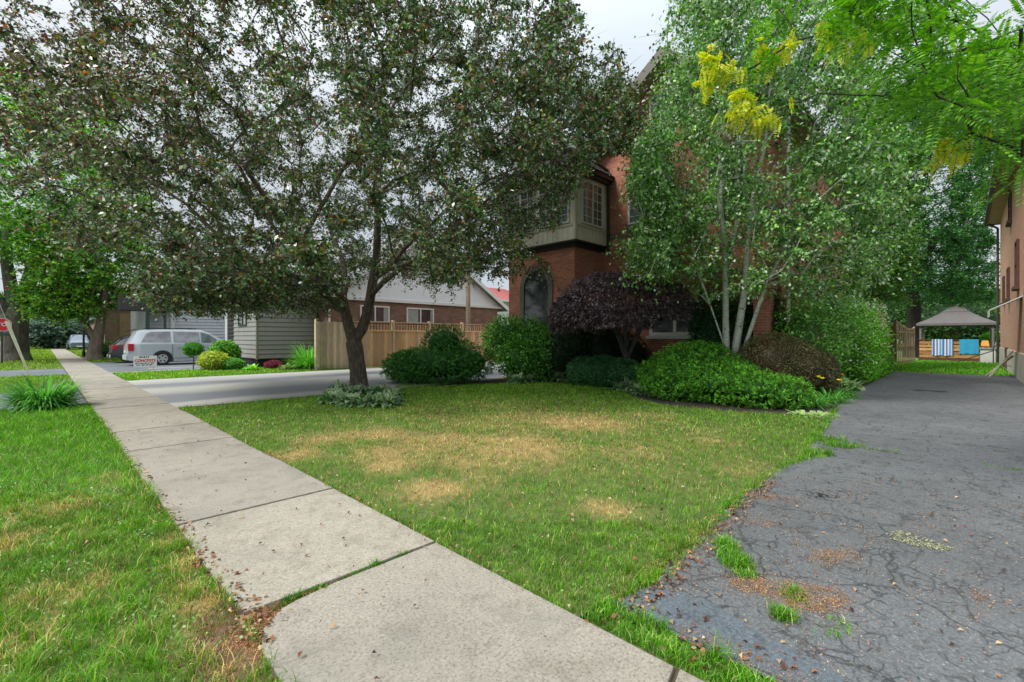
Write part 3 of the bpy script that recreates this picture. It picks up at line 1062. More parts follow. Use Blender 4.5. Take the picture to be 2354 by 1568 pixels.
def scatter(poly, n, size, pal, z, curl=0.5, thick=None, aspect=.6, soft=0.012, dim=.55):
    xs = [p[0] for p in poly]; ys = [p[1] for p in poly]
    xy = np.zeros((0, 2))
    while len(xy) < n:
        q = np.stack([rng.uniform(min(xs), max(xs), n * 3), rng.uniform(min(ys), max(ys), n * 3)], 1)
        q = q[in_poly(q[:, 0], q[:, 1], poly)]
        if thick: q = q[rng.random(len(q)) < thick(q)]
        xy = np.vstack([xy, q])
    xy = xy[:n] + rng.normal(size=(n, 2)) * soft * (0.3 + rng.random((n, 1)) ** 3 * 3)
    sz = size * (0.4 + 0.9 * rng.random(n))
    C = np.hstack([xy, (z + 0.004 + 0.25 * sz[:, None] * rng.random((n, 1)) * curl)])
    return leafquads(C, sz, (pick(pal, n, .3) * dim).clip(0, .8), up=1.6, aspect=aspect, droop=0, fold=curl)


bag = Bag()
z0 = 0.038
# along the street edge of the pavement
for k, (ya, yb, n, w) in enumerate(((2.3, 3.2, 110, .10), (3.2, 4.6, 120, .07), (4.6, 7.0, 170, .06), (7.0, 10.5, 110, .05))):
    bag.add(*scatter([(0.66, ya), (0.72 + w, ya), (0.72 + w, yb), (0.66, yb)], n, 0.032, DEAD, 0.03))
bag.add(*scatter([(0.70, 2.25), (1.0, 2.55), (1.35, 2.62), (0.75, 2.72), (0.6, 2.6)], 130, 0.034, DEAD, 0.012, thick=lambda q: 0.3 + 0 * q[:, 0]))
bag.add(*scatter([(PX0, 1.3), (PX1, 1.3), (PX1, 10), (PX0, 10)], 150, 0.028, DEAD, z0))
bag.add(*scatter([(PX1 + .01, 1.5), (PX1 + .07, 1.5), (PX1 + .07, 9), (PX1 + .01, 9)], 150, 0.03, DEAD, 0.02))
bag.add(*scatter(front, 1500, 0.034, DEAD + [(0.5, 0.42, 0.2)] * 4, 0.026))
bag.add(*scatter(verge, 380, 0.038, DEAD, 0.034, thick=lambda q: (q[:, 1] > 1).astype(float)))
# driveway edge drift
edge = [(p[0] + .02, p[1]) for p in LE[:9]] + [(p[0] - .03, p[1] - .14) for p in LE[8::-1]]
bag.add(*scatter(edge, 520, 0.028, DEAD[:4] + DEAD[5:], 0.02))
bag.add(*scatter([(2.1, -1.2), (6.5, -2.2), (6.5, 1.3), (2.3, 1.2)], 420, 0.026, DEAD, 0.02))
bag.add(*scatter(drive_poly, 260, 0.026, DEAD, 0.018))
bag.add(*scatter([(1.94, -1.3), (2.3, -1.3), (2.36, 1.1), (1.94, 1.4)], 230, 0.034, DEAD, 0.022))
tag(bag.build('fallen_leaves', M_DEAD), 'dry brown fallen leaves scattered on paving and lawn', 'leaves', kind='stuff')

RUST = [(0.50, 0.24, 0.08), (0.38, 0.17, 0.07), (0.60, 0.36, 0.15), (0.3, 0.14, 0.06)]
bag = Bag()
for pl, n in ((pxpoly((1655, 1335), (1720, 1335), (1800, 1345), (1880, 1350), (1930, 1365), (1955, 1395), (1900, 1420), (1840, 1418), (1780, 1392), (1700, 1365)), 4200),
              (pxpoly((1860, 1290), (1900, 1272), (1960, 1272), (1985, 1290), (1930, 1305), (1880, 1308)), 1100),
              (pxpoly((1700, 1138), (1760, 1140), (1830, 1152), (1825, 1162), (1760, 1156), (1705, 1146)), 900),
              (pxpoly((1690, 1195), (1760, 1200), (1780, 1222), (1720, 1218)), 400),
              (pxpoly((1600, 1210), (1660, 1180), (1680, 1200), (1640, 1240), (1560, 1300), (1500, 1330), (1440, 1375), (1400, 1390), (1420, 1350), (1530, 1280)), 2200),
              (pxpoly((2245, 1370), (2258, 1355), (2262, 1400), (2248, 1440), (2240, 1420)), 260),
              ([(2.12, -1.0), (2.24, -1.0), (2.26, 0.4), (2.24, 1.0), (2.12, 1.0)], 2800),
              ([(0.68, 2.2), (0.80, 2.36), (1.0, 2.56), (1.3, 2.6), (0.95, 2.63), (0.72, 2.63), (0.58, 2.45)], 3000),
              ([(0.60, 2.7), (0.74, 2.7), (0.73, 8), (0.66, 8)], 1400)):
    x0 = min(p[0] for p in pl); x1 = max(p[0] for p in pl)
    f = lambda q: (0.04 + 0.96 * (wob(q, 0.13, 77) + .6 * wob(q, .05, 76) > 0.08))
    bag.add(*scatter(pl, int(n * 2.0), 0.007, RUST, 0.0225, 0.3, thick=f, aspect=.4, soft=.04, dim=.62))
f = lambda q: ((wob(q, 0.5, 78) + 0.6 * wob(q, .15, 79)) > 0.55) * 0.8 + 0.04
bag.add(*scatter([(2.2, -1.3), (6.0, -2.0), (5.6, 1.3), (2.4, 1.2)], 6500, 0.010, RUST, 0.0225, 0.3, thick=f, aspect=.35, dim=.8))
x, y = G(1887, 1144)
th_ = rng.random(1500) * 6.283; rr_ = np.abs(rng.normal(size=1500)) * .6
q = np.stack([x + .17 * rr_ * np.cos(th_), y + .17 * rr_ * np.sin(th_), np.full(1500, .019)], 1); q = q[wob(q[:, :2], .07, 3) > .1]
bag.add(*leafquads(q, .010, np.full((len(q), 3), .055), up=2.5, aspect=.8, droop=0))
tag(bag.build('leaf_litter', M_DEAD), 'rust orange crumbled litter gathered on the asphalt', 'litter', kind='stuff')
# ================================================================== buildings
M_BRICK = brick('brick red', (0.68, 0.25, 0.15), (0.52, 0.17, 0.11), (0.60, 0.46, 0.38))
M_BRICKP = brick('brick pink', (0.80, 0.44, 0.29), (0.72, 0.37, 0.24), (0.62, 0.46, 0.35), weather=0.15)
M_BRICKB = brick('brick brown', (0.22, 0.115, 0.08), (0.34, 0.17, 0.12), (0.26, 0.21, 0.17), 0.25, 0.09, 0.35)
M_BRICKT = brick('brick tan', (0.42, 0.27, 0.18), (0.36, 0.22, 0.15), (0.4, 0.33, 0.26), 0.25, 0.09)
M_BEIGE = plain('beige panel', (0.78, 0.72, 0.62), 0.6, 0.08, 2)
M_TRIM = plain('trim white', (0.72, 0.73, 0.70), 0.5, 0.06, 2)
M_CREAM = plain('cream frame', (0.66, 0.60, 0.50), 0.5, 0.08, 2)
M_DKTRIM = plain('dark trim', (0.035, 0.028, 0.025), 0.6, 0.2, 2)
M_ROOF = plain('shingles', (0.055, 0.05, 0.048), 0.9, 0.3, 4, fine=0.5, bmp=0.5)
M_SOFF = plain('soffit', (0.42, 0.36, 0.28), 0.7, 0.12, 2)
M_STONE = plain('stone sill', (0.20, 0.18, 0.16), 0.9, 0.25, 6)
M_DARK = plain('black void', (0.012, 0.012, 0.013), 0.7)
M_SIDE = plain('grey siding', (0.27, 0.27, 0.25), 0.6, 0.07, 2)
M_SIDEL = plain('pale siding', (0.50, 0.52, 0.53), 0.6, 0.06, 2)
M_GRN = plain('dark green trim', (0.03, 0.06, 0.045), 0.5)
M_GLASS = glass('window glass', (0.10, 0.12, 0.135))
M_GLASSD = glass('dark glass', (0.03, 0.034, 0.04))


class Face:
    """a vertical wall plane: origin, direction along, outward normal"""
    def __init__(s, o, u, n): s.o = Vector(o); s.u = Vector(u); s.n = Vector(n)

    def pt(s, u, z, n=0.0): return tuple(s.o + s.u * u + Vector((0, 0, z)) + s.n * n)

    def box(s, mb, u0, u1, z0, z1, n0, n1):
        p = [s.pt(u0, z0, n0), s.pt(u1, z0, n0), s.pt(u1, z0, n1), s.pt(u0, z0, n1),
             s.pt(u0, z1, n0), s.pt(u1, z1, n0), s.pt(u1, z1, n1), s.pt(u0, z1, n1)]
        if s.u.cross(Vector((0, 0, 1))).dot(s.n) > 0: p = [p[k] for k in (3, 2, 1, 0, 7, 6, 5, 4)]
        mb.hexa(p); return mb


def window(root, F, u0, u1, z0, z1, cols=1, rows=1, fm=None, gm=None, fw=0.07, sill=None, grid=None, curtain=None, label=None):
    mb = MB(); g = MB()
    F.box(mb, u0, u0 + fw, z0, z1, 0.0, 0.07); F.box(mb, u1 - fw, u1, z0, z1, 0.0, 0.07)
    F.box(mb, u0 + fw, u1 - fw, z0, z0 + fw, 0.0, 0.068); F.box(mb, u0 + fw, u1 - fw, z1 - fw, z1, 0.0, 0.068)
    for c in range(1, cols):
        u = u0 + (u1 - u0) * c / cols
        F.box(mb, u - fw * .5, u + fw * .5, z0 + fw, z1 - fw, 0.0, 0.064)
    for r in range(1, rows):
        z = z0 + (z1 - z0) * r / rows
        F.box(mb, u0 + fw, u1 - fw, z - fw * .35, z + fw * .35, 0.0, 0.060)
    w = mb.build('window', fm or M_TRIM, root)
    if label: w['label'] = label
    F.box(g, u0 + fw * .6, u1 - fw * .6, z0 + fw * .6, z1 - fw * .6, 0.004, 0.026)
    g.build('pane', gm or M_GLASS, w)
    if grid:
        k = MB()
        for c in range(1, grid[0]):
            u = u0 + (u1 - u0) * c / grid[0]; F.box(k, u - .011, u + .011, z0 + fw, z1 - fw, 0.026, 0.04)
        for r in range(1, grid[1]):
            z = z0 + (z1 - z0) * r / grid[1]; F.box(k, u0 + fw, u1 - fw, z - .011, z + .011, 0.026, 0.038)
        k.build('glazing_bar', fm or M_TRIM, w)
    if curtain:
        k = MB()
        for a, b in curtain:
            n = 8; k = MB()
            for i in range(n):
                ua = u0 + (u1 - u0) * (a + (b - a) * i / n); ub = u0 + (u1 - u0) * (a + (b - a) * (i + 1) / n)
                F.box(k, ua, ub, z0 + fw, z1 - fw, 0.0265, 0.031 + .004 * (i % 2))
            k.build('curtain', plain('curtain cloth', (0.34, 0.35, 0.33), .9), w)
    if sill:
        s = MB(); F.box(s, u0 - .08, u1 + .08, z0 - .11, z0 - .002, 0.0, 0.14)
        s.build('sill', sill, w)
    return w


def lap(F, u0, u1, z0, z1, h=0.12, n0=0.0):
    """overlapping boards as real geometry"""
    mb = MB(); z = z0
    while z < z1 - 1e-3:
        zt = min(z + h, z1)
        k = .036 if h > .18 else .025
        q = z + (zt - z) * .16
        mb.face([F.pt(u0, q, n0 + k), F.pt(u1, q, n0 + k), F.pt(u1, zt, n0 + .010), F.pt(u0, zt, n0 + .010)])
        mb.face([F.pt(u0, z, n0 + .004), F.pt(u1, z, n0 + .004), F.pt(u1, q, n0 + k), F.pt(u0, q, n0 + k)])
        z = zt
    return mb


# ---------------------------------------------------------------- main brick house
HX = 14.2
H0, H1, EZ, PK = 3.6, 10.05, 7.95, 10.35
house = thing('brick_house', (HX, 6.8, 0), 'tall red brick house with steep front gable, half hidden behind a birch', 'house')
mb = MB()
mb.box(HX, 25, H0, H1, 0, EZ)
pk = (H0 + H1) / 2
mb.face([(HX, H1, EZ), (HX, H0, EZ), (HX, pk, PK)])
mb.build('wall', M_BRICK, house)
mb = MB()
F = Face((HX, 0, 0), (0, 1, 0), (-1, 0, 0))
F.box(mb, H0 - .02, H1 + .02, 0, 0.75, 0, 0.05)
mb.build('foundation', M_STONE, house)
# roof slabs with rakes
mb = MB(); ov = 0.55; sl = (PK - EZ) / (pk - H0)
for sgn, ye in ((-1, H0 - .45), (1, H1 + .45)):
    ze = EZ - .45 * sl
    a = [(HX - ov, pk, PK + .06), (HX - ov, ye, ze + .06), (25.4, ye, ze + .06), (25.4, pk, PK + .06)]
    b = [(x, y, z + .14) for x, y, z in a]
    mb.hexa(a + b)
mb.build('roof', M_ROOF, house)
mb = MB()
for sgn, ye in ((-1, H0 - .47), (1, H1 + .47)):
    ze = EZ - .47 * sl
    # barge boards
    a = [(HX - ov - .05, pk, PK - .16), (HX - ov - .05, ye, ze - .16), (HX - ov - .003, ye, ze - .16), (HX - ov - .003, pk, PK - .16)]
    b = [(x, y, z + .37) for x, y, z in a]
    mb.hexa(a + b)
mb.build('barge_board', plain('barge paint', (0.16, 0.14, 0.12), 0.6), house)
mb = MB()
for sgn, ye in ((-1, H0 - .45), (1, H1 + .45)):
    ze = EZ - .45 * sl
    a = [(HX - ov, pk, PK - .03), (HX - ov, ye, ze - .03), (HX - .002, ye, ze - .03), (HX - .002, pk, PK - .03)]
    b = [(x, y, z + .085) for x, y, z in a]
    mb.hexa(a + b)
    a = [(HX, ye, ze - .1), (25.2, ye, ze - .1), (25.2, ye - sgn * .43, ze - .1), (HX, ye - sgn * .43, ze - .1)]
    mb.hexa(a + [(x, y, z + .05) for x, y, z in a])
mb.build('soffit', M_SOFF, house)
# attic and upper windows
window(house, F, 6.1, 7.5, 8.35, 9.4, 2, 1, M_CREAM, M_GLASS, sill=M_STONE)
window(house, F, 6.75, 8.30, 5.3, 6.95, 1, 2, M_TRIM, M_GLASS, sill=M_STONE, grid=(1, 6), label='white framed upper window with lowered blind')
window(house, F, 4.5, 5.6, 5.3, 6.9, 1, 2, M_TRIM, M_GLASS, sill=M_STONE)
window(house, F, 5.75, 7.5, 1.5, 2.62, 2, 1, M_TRIM, M_GLASS, fw=.10, sill=M_TRIM, label='wide white framed ground floor window')
# stone band, corner pier, downspouts
mb = MB(); F.box(mb, H0, H1, 4.95, 5.10, 0, .04)
mb.build('stone_band', M_STONE, house)
mb = MB(); mb.box(13.55, 13.95, 3.72, 4.12, 0.0, 2.75)
mb.box(13.48, 14.02, 3.65, 4.19, 2.751, 2.9); mb.box(13.48, 14.02, 3.65, 4.19, 1.22, 1.32)
mb.build('porch_pier', M_BRICK, house)
mb = MB(); mb.bar((14.05, 3.4, .1), (14.05, 3.4, 7.3), .09, sides=8)
mb.build('downspout', M_TRIM, house)
mb = MB(); mb.bar((14.1, 9.06, 4.4), (14.1, 9.06, 7.35), .10, sides=8); mb.bar((14.1, 9.06, 7.35), (13.75, 9.3, 7.6), .10, sides=8)
mb.box(14.0, 14.2, 8.98, 9.14, 6.9, 7.15)
mb.build('downspout', M_DKTRIM, house)
# projecting lower bay in brick
BX, B0, B1 = 12.5, 9.35, 12.45
mb = MB(); mb.box(BX, 21, B0, B1, 0.0, 4.62)
mb.build('bay_wall', M_BRICK, house)
mb = MB(); mb.box(BX + .02, 21.01, B0 + .01, B1 - .01, 4.62, 7.0)
mb.build('wing_wall', M_BRICK, house)
FB = Face((BX, 0, 0), (0, 1, 0), (-1, 0, 0)); FS = Face((0, B0, 0), (1, 0, 0), (0, -1, 0))
# arched opening with dark glass
arch = MB(); fr = MB()
ac, ar, az = 11.05, .62, 3.25
pts = [(ac - ar, 1.3), (ac + ar, 1.3)] + [(ac + ar * math.cos(a), az + ar * math.sin(a)) for a in [k * math.pi / 14 for k in range(15)]]
arch.face([FB.pt(u, z, .012) for u, z in pts])
for k in range(14):
    a0, a1 = k * math.pi / 14, (k + 1) * math.pi / 14
    p = lambda a, r, n: FB.pt(ac + r * math.cos(a), az + r * math.sin(a), n)
    fr.hexa([p(a0, ar - .04, 0), p(a1, ar - .04, 0), p(a1, ar + .16, 0), p(a0, ar + .16, 0), p(a0, ar - .04, .05), p(a1, ar - .04, .05), p(a1, ar + .16, .05), p(a0, ar + .16, .05)])
FB.box(fr, ac - ar - .12, ac + ar + .12, 1.18, 1.3, 0, .09)
for s_ in (-1, 1): FB.box(fr, ac + s_ * (ar - .04), ac + s_ * (ar + .16), 1.28, az + .02, 0, .05)
o = fr.build('window', M_STONE, house); o['label'] = 'arched ground floor window with stone surround'
arch.build('pane', M_GLASSD, o)
# upper oriel in beige panelling
mb = MB(); mb.box(12.32, 14.18, 9.18, 12.55, 4.66, 6.86)
oriel = mb.build('oriel', M_BEIGE, house)
oriel['label'] = 'beige panelled upper bay box'
FO = Face((12.32, 0, 0), (0, 1, 0), (-1, 0, 0)); FO2 = Face((0, 9.18, 0), (1, 0, 0), (0, -1, 0))
mb = MB()
for FF, a, b in ((FO, 9.18, 12.55), (FO2, 12.32, 14.18)):
    for u in (a, b): FF.box(mb, u - (.0 if u == a else .09), u + (.09 if u == a else 0), 4.70, 6.84, 0.0, .025)
    FF.box(mb, a + .09, b - .09, 5.16, 5.24, 0, .035)
    k = a + .3
    while k < b - .15:
        FF.box(mb, k, k + .012, 4.72, 5.15, 0, .012); k += .22
mb.build('trim', M_CREAM, oriel)
mb = MB()
mb.box(12.42, 14.19, 9.27, 12.46, 4.48, 4.62); mb.box(12.26, 14.19, 9.12, 12.60, 4.621, 4.68)
o = mb.build('cornice', M_DKTRIM, house); mb = MB()
mb.box(12.10, 14.19, 8.98, 12.7, 6.861, 6.95)
mb.box(12.0, 14.19, 8.9, 12.8, 6.951, 7.10)
mb.build('cornice', M_DKTRIM, house)
window(house, FO2, 12.62, 13.86, 5.26, 6.74, 2, 1, M_TRIM, M_GLASS, fw=.06, grid=(4, 5), label='oriel side window with glazing grid')
window(house, FO, 9.40, 10.75, 5.26, 6.74, 2, 1, M_TRIM, M_GLASS, fw=.06, grid=(4, 5))
window(house, FO, 10.95, 12.3, 5.26, 6.74, 2, 1, M_TRIM, M_GLASS, fw=.06, grid=(4, 5))
mb = MB()
a = [(11.95, 8.85, 7.101), (21.5, 8.85, 7.101), (21.5, 12.9, 7.101), (11.95, 12.9, 7.101)]
mb.hexa(a + [(13.6, 10.6, 8.6), (21.5, 10.6, 8.6), (21.5, 11.2, 8.6), (13.6, 11.2, 8.6)])
mb.build('bay_roof', M_ROOF, house)

# ---------------------------------------------------------------- right hand house
RH = thing('brick_house', (28, -4, 0), 'pinkish brick house with brown eaves at the right edge, along the driveway', 'house')
WY = -1.3
FR = Face((0, WY, 0), (1, 0, 0), (0, 1, 0))
mb = MB(); mb.box(19.5, 35.6, -9, WY, 0.92, 7.75); mb.build('wall', M_BRICKP, RH)
mb = MB(); mb.box(19.5, 35.64, -9, WY + .04, 0, 0.92); mb.build('foundation', plain('painted base', (0.60, 0.58, 0.48), .8, .15, 1.2, fine=.15), RH)
mb = MB()
a = [(19.0, WY + .48, 7.52), (36.1, WY + .48, 7.52), (36.1, -9.5, 7.52), (19.0, -9.5, 7.52)]
mb.hexa([(x, y, z + .27) for x, y, z in a] + [(21, -5.0, 10.3), (33.5, -5.0, 10.3), (33.5, -5.6, 10.3), (21, -5.6, 10.3)])
mb.build('roof', M_ROOF, RH)
mb = MB(); mb.box(19.0, 36.1, WY - .002, WY + .46, 7.54, 7.60); mb.build('soffit', plain('tan soffit', (0.40, 0.29, 0.19), .7), RH)
mb = MB(); mb.box(19.0, 36.1, WY + .461, WY + .60, 7.50, 7.72); mb.box(35.98, 36.12, -9, WY + .60, 7.50, 7.72)
mb.build('gutter', plain('brown gutter', (0.055, 0.035, 0.028), .5), RH)
mb = MB(); mb.bar((35.45, WY + .10, 0.1), (35.45, WY + .10, 7.2), .10, sides=8); mb.bar((35.45, WY + .10, 7.2), (35.6, WY + .42, 7.5), .10, sides=8)
mb.build('downspout', MATS['brown gutter'], RH)
mb = MB(); mb.bar((26.4, WY + .4, 7.5), (26.4, WY + .06, 7.1), .05, sides=8); mb.bar((26.4, WY + .06, 7.1), (26.4, WY + .06, 5.9), .05, sides=8)
mb.build('downspout', MATS['brown gutter'], RH)
mfr = plain('brown window frame', (0.09, 0.035, 0.022), .6)
for u0, u1, z0, z1 in ((28.0, 28.9, 3.05, 4.35), (31.4, 32.1, 3.05, 4.3), (27.0, 27.9, 6.1, 7.2), (23.3, 24.3, 3.2, 4.8), (29.2, 30.1, .25, 1.0)):
    window(RH, FR, u0, u1, z0, z1, 1, 2, mfr, M_GLASSD, sill=plain('brown sill', (0.10, 0.04, 0.03), .8))
mb = MB()     # upper cross gable eave
a = [(19.2, WY + .52, 8.02), (21.9, WY + .52, 8.02), (21.9, -4, 8.02), (19.2, -4, 8.02)]
mb.hexa(a + [(x, y, z + .2) for x, y, z in a]); mb.box(19.4, 21.7, -4, WY + .05, 7.82, 8.02)
mb.build('dormer', mfr, RH)
mb = MB()      # small pale awning
for k in range(6):
    u = 22.0 + k * .22
    mb.hexa([(u, WY, 2.75), (u + .21, WY, 2.75), (u + .21, WY + .75, 2.32), (u, WY + .75, 2.32), (u, WY, 2.79), (u + .21, WY, 2.79), (u + .21, WY + .75, 2.36), (u, WY + .75, 2.36)])
    mb.box(u + .03, u + .18, WY + .74, WY + .76, 2.12, 2.34)
mb.build('awning', plain('awning', (0.55, 0.62, 0.58), .5), RH)

t = thing('leaning_trestle', (24.6, -0.95, 0), 'pale boards leaning against the base of the right hand house', 'boards')
mb = MB(); mb.bar((24.7, -0.55, 0.02), (24.3, -1.2, .78), .10, .035); mb.bar((24.2, -0.60, 0.02), (24.25, -1.2, .95), .10, .035)
mb.build('board', plain('pale board', (0.50, 0.45, 0.33), .8), t)
mb = MB(); mb.bar((24.95, -1.1, .4), (24.0, -1.12, .42), .09, .03); mb.build('rail', plain('pale board'), t) if False else mb.build('rail', MATS['pale board'], t)

# ---------------------------------------------------------------- grey sided extension on the left
SX, SY = 7.0, 23.5
shed = thing('garden_building', (SX, SY, 0), 'grey lap sided flat roofed extension raised over a black painted gap', 'shed')
FX = Face((SX, 0, 0), (0, 1, 0), (-1, 0, 0)); FY = Face((0, SY, 0), (1, 0, 0), (0, -1, 0))
mb = MB(); mb.box(SX, 9.75, SY, 28.6, 0.42, 3.35); mb.build('wall', M_SIDE, shed)
lap(FX, SY + .07, 28.6, .42, 3.3, .215).build('siding', M_SIDE, shed)
lap(FY, SX + .07, 9.75, .42, 3.3, .215).build('siding', M_SIDE, shed)
mb = MB(); mb.box(SX - .03, SX + .07, SY - .03, SY + .07, .40, 3.3); mb.build('corner_post', plain('corner trim', (0.22, 0.21, 0.165), .6), shed)
mb = MB(); mb.box(SX + .05, 9.7, SY + .06, 28.5, 0, .42); mb.build('gap_shade', M_DARK, shed)  # black box stands in for the shade in the gap under the walls
mb = MB(); mb.box(SX - .22, 9.9, SY - .22, 28.8, 3.351, 3.52); mb.build('roof', M_GRN, shed)
mb = MB(); mb.box(SX - .2, 9.85, SY - .235, SY - .221, 3.36, 3.5); mb.build('fascia', M_TRIM, shed)
window(shed, FX, 24.9, 26.2, 2.0, 3.12, 2, 1, M_GRN, M_GLASS, fw=.08, curtain=[(.1, .38), (.52, .7)])
mb = MB(); FX.box(mb, 27.1, 28.15, .55, 2.95, .0, .035); d_ = mb.build('door', M_DARK, shed)  # black slab: the shade inside the door opening put into its colour
mb = MB(); FX.box(mb, 28.2, 28.6, .42, 3.25, .0, .05); mb.build('door_frame', M_SIDEL, shed)

# ---------------------------------------------------------------- pale house behind the van
GH = thing('sided_house', (6, 36, 0), 'pale grey lap sided house behind the silver minivan', 'house')
GY = 35.6
FG = Face((0, GY, 0), (1, 0, 0), (0, -1, 0)); FG2 = Face((4.6, 0, 0), (0, 1, 0), (-1, 0, 0))
mb = MB(); mb.box(4.6, 13, GY, 44, 0, 4.6); mb.build('wall', M_SIDEL, GH)
lap(FG, 4.6, 13, .2, 4.55, .2).build('siding', M_SIDEL, GH)
mb = MB()
mb.hexa([(4.2, GY - .5, 4.601), (13.4, GY - .5, 4.601), (13.4, 44.4, 4.601), (4.2, 44.4, 4.601), (6.5, 40, 6.3), (11, 40, 6.3), (11, 40.3, 6.3), (6.5, 40.3, 6.3)])
mb.build('roof', plain('grey shingles', (0.22, 0.22, 0.23), .9, .2, 3), GH)
mb = MB(); mb.box(3.1, 5.6, GY - 1.6, GY - .03, 3.0, 3.7); mb.build('porch_roof', plain('charcoal fascia', (0.035, 0.035, 0.04), .6), GH)
mb = MB(); mb.box(4.25, 4.42, GY - 1.5, GY - 1.33, 0, 2.999); mb.box(5.1, 5.22, GY - 1.5, GY - 1.38, 0, 2.999); mb.build('porch_post', M_GRN, GH)
mb = MB(); mb.box(5.65, 5.85, GY - .12, GY - .03, 0, 4.5); mb.build('corner_post', M_TRIM, GH)
window(GH, FG, 6.6, 7.6, 2.9, 4.0, 1, 2, M_TRIM, M_GLASS)

TH = thing('tan_brick_garage', (4.2, 46, 0), 'low tan brick garage beyond the dark parked hatchback', 'garage')
mb = MB(); mb.box(3.3, 7.2, 46, 52, 0, 3.7); mb.build('wall', M_BRICKT, TH)
mb = MB(); mb.box(3.0, 7.5, 45.7, 52.3, 3.701, 3.95); mb.build('roof', M_GRN, TH)
mb = MB(); mb.box(4.15, 6.7, 45.95, 45.999, .9, 3.3); mb.build('door', plain('tan board', (0.40, 0.27, 0.15), .8), TH)

# far houses down the street
for (x, y, w_, dp, hh, cm, lab) in ((4.5, 75, 6, 8, 3.6, M_BRICKT, 'distant tan house with white gable trim down the street'),
                                   (5.0, 58, 5, 8, 3.4, M_SIDEL, 'distant white sided house behind the black lamp post')):
    f = thing('distant_house', (x, y, 0), lab, 'house')
    mb = MB(); mb.box(x, x + w_, y, y + dp, 0, hh); mb.face([(x, y, hh), (x + w_, y, hh), (x + w_ / 2, y, hh + 1.8)]); mb.build('wall', cm, f)
    mb = MB()
    for a, b in ((x - .4, x + w_ / 2), (x + w_ + .4, x + w_ / 2)):
        mb.hexa([(a, y - .4, hh - .1), (a, y + dp, hh - .1), (b, y + dp, hh + 1.95), (b, y - .4, hh + 1.95),
                 (a, y - .4, hh + .1), (a, y + dp, hh + .1), (b, y + dp, hh + 2.15), (b, y - .4, hh + 2.15)])
    mb.build('roof', plain('grey shingles'), f) if False else mb.build('roof', MATS['grey shingles'], f)
    Ff = Face((0, y, 0), (1, 0, 0), (0, -1, 0))
    window(f, Ff, x + .8, x + 2.0, 1.1, 2.3, 1, 2, M_TRIM, M_GLASS)

# ---------------------------------------------------------------- bungalow behind the fence
BG = thing('bungalow', (15.4, 22.5, 0), 'brown brick bungalow with pale grey gable seen over the wooden fence', 'house')
BY = 22.5
FBG = Face((0, BY, 0), (1, 0, 0), (0, -1, 0))
mb = MB(); mb.box(9.9, 21.5, BY, 30, 0, 3.45); mb.build('wall', M_BRICKB, BG)
mb = MB(); mb.face([(9.4, BY + .01, 3.45), (22.0, BY + .01, 3.45), (15.7, BY + .01, 7.2)]); mb.build('gable_wall', plain('gable siding', (0.82, 0.83, 0.85), .7, .05), BG)
gl = MB(); z = 3.5
while z < 7.0:
    w_ = (7.2 - z) / 3.75 * 6.3
    gl.face([(15.7 - w_, BY - .018, z), (15.7 + w_, BY - .018, z), (15.7 + w_ - .15, BY - .002, z + .14), (15.7 - w_ + .15, BY - .002, z + .14)]); z += .14
gl.build('gable_siding', MATS['gable siding'], BG)
mb = MB(); mb.box(9.4, 22.1, BY - .10, BY - .02, 3.36, 3.52); mb.build('trim_board', M_TRIM, BG)
mb = MB()
for a in (9.2, 22.2):
    mb.hexa([(a, BY - .35, 3.2), (a, 30.4, 3.2), (15.7, 30.4, 7.17), (15.7, BY - .35, 7.17), (a, BY - .35, 3.42), (a, 30.4, 3.42), (15.7, 30.4, 7.4), (15.7, BY - .35, 7.4)])
mb.build('roof', MATS['grey shingles'], BG)
mb = MB()
for a in (9.2, 22.2):
    mb.hexa([(a, BY - .39, 3.18), (a, BY - .351, 3.18), (15.7, BY - .351, 7.15), (15.7, BY - .39, 7.15), (a, BY - .39, 3.44), (a, BY - .351, 3.44), (15.7, BY - .351, 7.42), (15.7, BY - .39, 7.42)])
mb.build('barge_board', M_TRIM, BG)
window(BG, FBG, 14.4, 16.25, 2.22, 3.12, 2, 1, M_TRIM, M_GLASSD, curtain=[(.05, .42), (.88, .97)])
window(BG, FBG, 11.6, 13.3, 2.22, 3.12, 2, 1, M_TRIM, M_GLASSD, curtain=[(.8, .97)])
mb = MB(); mb.bar((9.95, BY - .1, .1), (9.95, BY - .1, 3.3), .09, sides=8); mb.build('downspout', M_TRIM, BG)

RR = thing('red_roofed_house', (27, 34, 0), 'white house with a red metal roof glimpsed past the utility pole', 'house')
mb = MB(); mb.box(24.6, 36, 32, 40, 0, 5.0); mb.build('wall', M_TRIM, RR)
mb = MB(); mb.hexa([(24.0, 31.4, 5.0), (36.4, 31.4, 5.0), (36.4, 40.4, 5.0), (24.0, 40.4, 5.0), (26, 35.5, 6.6), (35, 35.5, 6.6), (35, 36.2, 6.6), (26, 36.2, 6.6)])
for k in range(24):
    x = 24.1 + k * .52
    mb.bar((x, 31.4, 5.03), (26 + (x - 24) * .725, 35.5, 6.63), .05, .04)
mb.build('roof', plain('red metal roof', (0.42, 0.12, 0.11), .5, .1), RR)
mb = MB(); mb.box(31.7, 31.9, 31.3, 31.399, 4.85, 5.05); mb.box(24.0, 36.4, 31.3, 31.399, 4.84, 5.0); mb.build('gutter', M_TRIM, RR)

